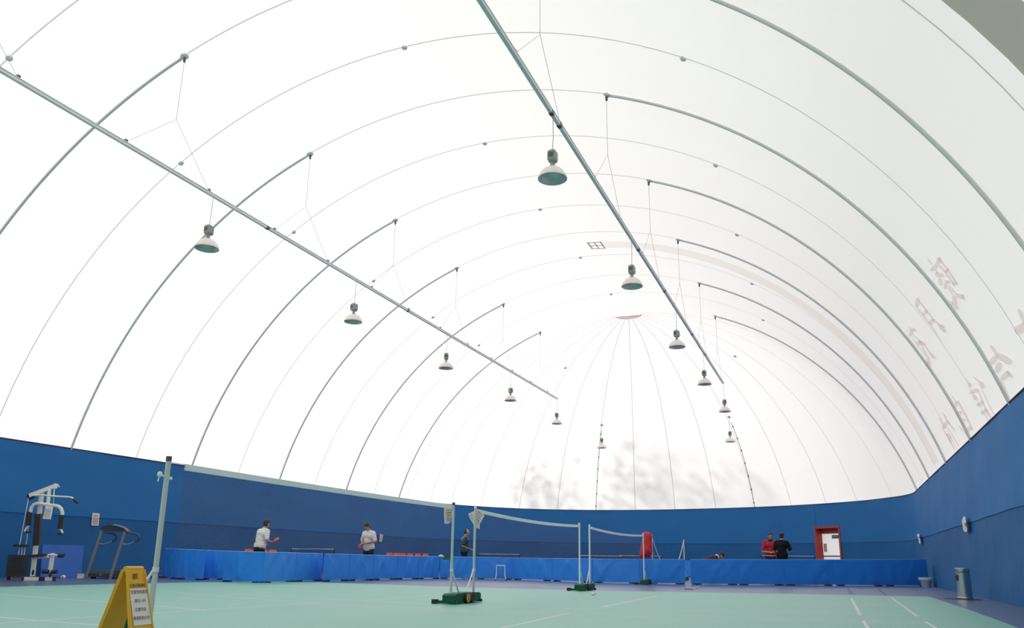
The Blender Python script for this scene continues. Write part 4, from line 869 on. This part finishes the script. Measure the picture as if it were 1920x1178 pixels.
# ------------------------------------------------------------------ people
def rotz(v, a): c, s = math.cos(a), math.sin(a); return Vector((v[0] * c - v[1] * s, v[0] * s + v[1] * c, v[2]))
def person(label, loc, yaw, lean=.15, arms=None, shirt='white_cloth', pants='trouser', head=(0, 0), hs=1.0, bald=False, sleeves='short', twist=0, stance=.16, collar=None, yoke=None, headdrop=0.0, long_hem=.02, dz=0.0):
    """local frame: x = the person's right, y = forward, z up; arms = {'R': (elbow, wrist, fingers dir), 'L': ...}"""
    t = thing('person', label, 'person', loc, yaw); ROOT[t.name] = Vector((0, 0, 0))
    hip = Vector((0, -dz * .3, .90 - dz)); cl, sl = math.cos(lean), math.sin(lean)
    def up(x, y, z):                 # upper-body point, bent forward about the hip
        v = rotz(Vector((x, y, 0)), twist); yy, zz = v.y, z - .90
        return Vector((v.x, hip.y + yy * cl + zz * sl, hip.z + zz * cl - yy * sl)) * hs
    hx, hp = head                    # head yaw, pitch (down positive)
    nk = up(0, -.01, 1.47); nt = up(0, .015, 1.53)
    pit = lean * .5 + hp; fwdh = rotz(Vector((0, math.cos(pit), -math.sin(pit))), hx); side = rotz(Vector((1, 0, 0)), hx); uph = side.cross(fwdh); A3 = (side, fwdh, uph)
    hc_ = nt + uph * (.095 * hs) + fwdh * .025 * hs - Vector((0, 0, headdrop))
    b = MB()
    b.cap(nk, nt + uph * .03, .056 * hs, .052 * hs)
    b.ell(hc_ + uph * .015 * hs, (.076 * hs, .094 * hs, .108 * hs), A3); b.ell(hc_ + fwdh * .032 * hs - uph * .055 * hs, (.055 * hs, .056 * hs, .055 * hs), A3)       # skull, jaw
    b.cap(hc_ + fwdh * .088 * hs + uph * .012 * hs, hc_ + fwdh * .106 * hs - uph * .018 * hs, .010 * hs, .015 * hs)                                                # nose
    for s in (-1, 1): b.ell(hc_ + side * (s * .077 * hs) - fwdh * .008 * hs, (.012 * hs, .022 * hs, .032 * hs), A3)                                             # ears
    b.cap(up(0, 0, .95), up(0, .0, 1.22), .125 * hs, .12 * hs); b.cap(up(-.07, 0, 1.32), up(.07, 0, 1.32), .115 * hs, .115 * hs); b.cap(up(-.12, -.01, 1.415), up(.12, -.01, 1.415), .06 * hs, .06 * hs)
    SH = {'R': up(.185, -.01, 1.405), 'L': up(-.185, -.01, 1.405)}; HANDS = {}
    dflt = {'R': ((.26, .02, 1.13), (.22, .22, 1.00), None), 'L': ((-.26, .02, 1.13), (-.22, .22, 1.00), None)}; arms = {**dflt, **(arms or {})}
    for k in 'RL':
        e, w, fd = arms[k]; e, w = Vector(e) * hs, Vector(w) * hs
        b.cap(SH[k], e, .050 * hs, .041 * hs); b.cap(e, w, .040 * hs, .027 * hs)
        d = Vector(fd).normalized() if fd else (w - e).normalized(); sx = d.cross(Vector((0, 0, 1))); sx = sx.normalized() if sx.length > .1 else Vector((1, 0, 0)); ny = sx.cross(d)
        pc = w + d * .05 * hs; b.ell(pc, (.040 * hs, .052 * hs, .017 * hs), (sx, d, ny))
        pe = w + d * .092 * hs; HANDS[k] = (pe, d, sx, ny)
        for f, (ofs, ln) in enumerate(((-.030, .058), (-.010, .070), (.010, .066), (.029, .052))):
            p0 = pe + sx * ofs * hs - d * .012; p1 = p0 + (d * .62 - ny * .25) * ln * .55 * hs; p2 = p1 + (d * .45 - ny * .8) * ln * .55 * hs
            b.cap(p0, p1, .0088 * hs, .008 * hs, 8); b.cap(p1, p2, .008 * hs, .0068 * hs, 8)
        tsd = -1 if k == 'R' else 1
        p0 = w + d * .030 * hs + sx * (tsd * .032 * hs); p1 = p0 + (d * .55 + sx * tsd * .8 - ny * .2) * .035 * hs; b.cap(p0, p1, .0115 * hs, .0095 * hs, 8); b.cap(p1, p1 + (d * .9 - ny * .35) * .028 * hs, .0095 * hs, .008 * hs, 8)
    legs = {}
    for s, k in ((1, 'R'), (-1, 'L')):
        h0 = Vector((s * .09, -dz * .3, .90 - dz)) * hs; kn = Vector((s * (stance * .8), .05 + lean * .12 + dz * .75, .48 - dz * .1)) * hs; an = Vector((s * stance, -.03, .08)) * hs; legs[k] = (h0, kn, an)
        b.cap(h0, kn, .085 * hs, .058 * hs); b.cap(kn, an, .054 * hs, .036 * hs); b.cap(an + Vector((0, -.02, -.035)), an + Vector((s * .02, .13, -.045)), .034 * hs, .03 * hs)
    b.ell(Vector((0, -.01 - dz * .3, .92 - dz)) * hs, (.155 * hs, .115 * hs, .12 * hs))
    put('body', remeshed(b, 'body', .0085, smooth_it=2), 'skin', t, True)
    # face
    for s in (-1, 1): put('eye', MB().ell(hc_ + fwdh * .083 * hs + side * (s * .031 * hs) + uph * .018 * hs, (.014 * hs, .008 * hs, .008 * hs), A3, 10, 6), 'eye', t, True)
    put('mouth', MB().ell(hc_ + fwdh * .085 * hs - uph * .052 * hs, (.022 * hs, .008 * hs, .007 * hs), A3, 10, 6), 'lip', t, True)
    # hair
    h = MB()
    if bald: h.ell(hc_ - fwdh * .022 * hs + uph * .012 * hs, (.082 * hs, .082 * hs, .085 * hs), A3); h.ell(hc_ - fwdh * .035 * hs + uph * .05 * hs, (.07 * hs, .06 * hs, .072 * hs), A3)
    else:
        h.ell(hc_ - fwdh * .016 * hs + uph * .045 * hs, (.087 * hs, .098 * hs, .096 * hs), A3); h.ell(hc_ - fwdh * .04 * hs - uph * .01 * hs, (.078 * hs, .066 * hs, .09 * hs), A3)
        h.ell(hc_ + fwdh * .045 * hs + uph * .088 * hs, (.066 * hs, .048 * hs, .03 * hs), A3)
    put('hair', remeshed(h, 'hair', .010, smooth_it=1), 'hair', t, True)
    # shirt
    c = MB(); c.cap(up(0, 0, .93 + long_hem), up(0, 0, 1.20), .158 * hs, .150 * hs, 18); c.cap(up(-.085, 0, 1.31), up(.085, 0, 1.31), .137 * hs, .137 * hs, 18); c.cap(up(-.13, -.01, 1.415), up(.13, -.01, 1.415), .074 * hs, .074 * hs, 14)
    c.cap(up(-.06, 0, .98), up(.06, 0, .98), .145 * hs, .145 * hs, 18); c.cap(up(0, -.01, 1.40), up(0, -.005, 1.46), .085 * hs, .07 * hs)
    for k in 'RL':
        e, w, _ = arms[k]; e, w = Vector(e) * hs, Vector(w) * hs
        fr_ = .80 if sleeves == 'short' else 1.0
        c.cap(SH[k], SH[k].lerp(e, fr_), .070 * hs, (.066 if sleeves == 'short' else .056) * hs)
        if sleeves == 'long': c.cap(e, e.lerp(w, .93), .055 * hs, .042 * hs)
    shb = put('shirt', remeshed(c, 'shirt', .014, smooth_it=3), shirt, t, True)
    if collar:
        put('collar', remeshed(MB().cap(up(-.03, .02, 1.475), up(.03, .02, 1.475), .062 * hs, .062 * hs).cap(up(-.035, -.03, 1.475), up(.035, -.03, 1.475), .06 * hs, .06 * hs), 'collar', .012, smooth_it=1), collar, shb, True)
    if yoke:
        put('yoke', remeshed(MB().cap(up(-.10, -.018, 1.36), up(.10, -.018, 1.36), .135 * hs, .135 * hs).cap(up(-.14, -.012, 1.42), up(.14, -.012, 1.42), .076 * hs, .076 * hs), 'yoke', .014, smooth_it=2), yoke, shb, True)
        put('stripe', remeshed(MB().tube([up(.157 * math.cos(a), .152 * math.sin(a), 1.20) for a in [2 * PI * q / 24 for q in range(25)]], .014 * hs, 8), 'stripe', .008, smooth_it=0), 'stripe', shb, True)
    # trousers and shoes
    c = MB(); c.ell(Vector((0, -.01 - dz * .3, .92 - dz)) * hs, (.168 * hs, .135 * hs, .125 * hs)); c.cap(up(0, 0, .93), up(0, 0, 1.0), .148 * hs, .142 * hs)
    for k in 'RL': h0, kn, an = legs[k]; c.cap(h0, kn, .100 * hs, .080 * hs); c.cap(kn, an + Vector((0, 0, .02)), .080 * hs, .065 * hs)
    put('trousers', remeshed(c, 'trousers', .016, smooth_it=3), pants, t, True)
    for s, k in ((1, 'R'), (-1, 'L')):
        an = legs[k][2]; put('shoe', remeshed(MB().cap(an + Vector((0, -.04, -.036)), an + Vector((s * .02, .15, -.045)), .042 * hs, .036 * hs), 'shoe', .012, smooth_it=1), 'shoe', t, True)
    return t, HANDS
def at_px(px, D): P = vp(px, 1050, D); P.z = 0; return P
LAZ = lambda P: math.atan2(P.x, P.y)                 # bearing of a place from the lens, clockwise from +y
def face(P, right_deg): return -(LAZ(P) + math.radians(right_deg))   # yaw so the person looks right_deg clockwise of the line of sight
def paddle(t, hand, yaw, loc, label, up_=Vector((0, 0, 1)), fan=None):
    pe, d, sx, ny = hand
    ax_ = fan or (d * .6 + Vector((0, 0, .6))).normalized(); ax_ = Vector(ax_).normalized(); n_ = ax_.cross(Vector(up_)); n_ = n_.normalized() if n_.length > .1 else Vector((1, 0, 0)); s_ = ax_.cross(n_).normalized()
    o = thing('table_tennis_paddle', label, 'paddle', loc, yaw, 'red table tennis paddles'); ROOT[o.name] = Vector((0, 0, 0))
    base = pe - d * .02 - ny * .02; put('handle', MB().tube([base - ax_ * .05, base + ax_ * .07], .013, 8), 'wood', o, True)
    put('blade', MB().lathe([(.001, -.007), (.076, -.007), (.079, 0), (.076, .007), (.001, .007)], base + ax_ * .135, 24, (s_, ax_, n_)), 'paddle', o, True)
P1 = at_px(484, 23.9); y1_ = face(P1, 52)
t1, h1 = person('man in a white shirt seen from behind, holding out a red paddle', P1, y1_, .22, {'R': ((.27, .03, 1.13), (.17, .27, 1.09), (.1, .9, .25)), 'L': ((-.24, .10, 1.12), (-.16, .32, 1.05), None)}, 'white_cloth', head=(.10, .05), hs=1.0)
paddle(t1, h1['R'], y1_, P1, 'red paddle held out by the left man in white', fan=(.1, .75, .65), up_=(.9, .2, 0))
P2 = at_px(690.5, 28.2); y2_ = face(P2, -140)
t2, h2 = person('man in a white shirt looking down at a red paddle in his hands', P2, y2_, .10, {'R': ((.28, .02, 1.14), (.06, .27, 1.06), (-.3, .9, -.1)), 'L': ((-.28, .04, 1.14), (-.02, .29, 1.07), (.3, .9, -.1))}, 'white_cloth', head=(-.10, .50), hs=1.075)
paddle(t2, h2['R'], y2_, P2, 'red paddle held low by the right man in white', fan=(-.2, .9, -.35), up_=(.3, .3, 1))
P3 = at_px(870, 31.3); y3_ = face(P3, 80)
person('balding man in a dark grey striped shirt standing in profile', P3, y3_, .05, {'R': ((.24, -.10, 1.13), (.13, .10, 1.05), (-.6, .6, -.1)), 'L': ((-.24, -.02, 1.12), (-.12, .22, 1.03), (.4, .8, -.1))}, 'grey_cloth', pants='trouser', head=(0, .0), hs=1.035, bald=True, yoke='grey_yoke')
P4 = at_px(1445, 33.0); y4_ = face(P4, 168)
person('man in a crimson polo shirt facing the camera behind the table net', P4, y4_, .22, {'R': ((.28, .08, 1.06), (.02, .30, 1.02), (-.9, .4, 0)), 'L': ((-.27, .10, 1.06), (-.05, .28, 1.04), None)}, 'red_cloth', pants='trouser', head=(0, .05), hs=1.10, collar='grey_cloth')
P5 = at_px(1467, 29.1); y5_ = face(P5, 12)
person('man all in black seen from behind, facing the man in red', P5, y5_, .10, {'R': ((.30, .06, 1.12), (.27, .30, 1.10), None), 'L': ((-.27, .05, 1.12), (-.20, .28, 1.05), None)}, 'black_cloth', head=(-.35, .0), hs=1.015, sleeves='short', long_hem=-.02)
P6 = at_px(1322, 30.5); y6_ = face(P6, 80)
person('person in dark maroon bending far down behind the barrier', P6, y6_, 1.12, dz=.24, arms={'R': ((.24, .42, .62), (.18, .50, .36), None), 'L': ((-.24, .42, .62), (-.18, .50, .36), None)}, shirt='maroon_cloth', head=(0, .35), hs=1.0, collar='white_cloth')

# ------------------------------------------------------------------ trees outside, whose shade mottles the far fabric
def tree(label, base, h, r):
    t = thing('tree', label, 'tree', base, 0, 'trees outside the dome'); rg = random.Random(int(base.x * 31 + 7))
    put('trunk', MB().tube([base, base + Vector((.1, 0, h * .45)), base + Vector((.2, .1, h * .8))], [.22, .16, .06], 10), 'bark', t)
    b = MB()
    for _ in range(440):
        while True:
            q = Vector((rg.uniform(-1, 1), rg.uniform(-1, 1), rg.uniform(-1, 1)))
            if .25 < q.length < 1 and math.sin(q.x * 5 + base.x) + math.sin(q.y * 6) + math.sin(q.z * 5 + 1) > -.9: break
        c = base + Vector((q.x * r, q.y * r, h * .62 + q.z * h * .38)); a = Vector((rg.uniform(-1, 1), rg.uniform(-1, 1), rg.uniform(-1, 1))).normalized(); s = a.cross(Vector((.3, .5, .8))).normalized(); w = rg.uniform(.16, .34)
        b.add([c - a * w, c + s * w * .6, c + a * w, c - s * w * .6], [(0, 1, 2, 3)])
    put('foliage', b, 'leaf', t, fix=False, smooth=False)
for (x, y, h, r, lab) in ((-21.6, 53.6, 15.5, 2.7, 'leafy tree outside, left of three whose shade falls on the far dome'), (-15.8, 55.6, 17.0, 2.8, 'leafy tree outside, middle of three whose shade falls on the far dome'), (-10.2, 55.0, 15.0, 2.6, 'leafy tree outside, right of three whose shade falls on the far dome')):
    tree(lab, Vector((x, y, -.1)), h, r)
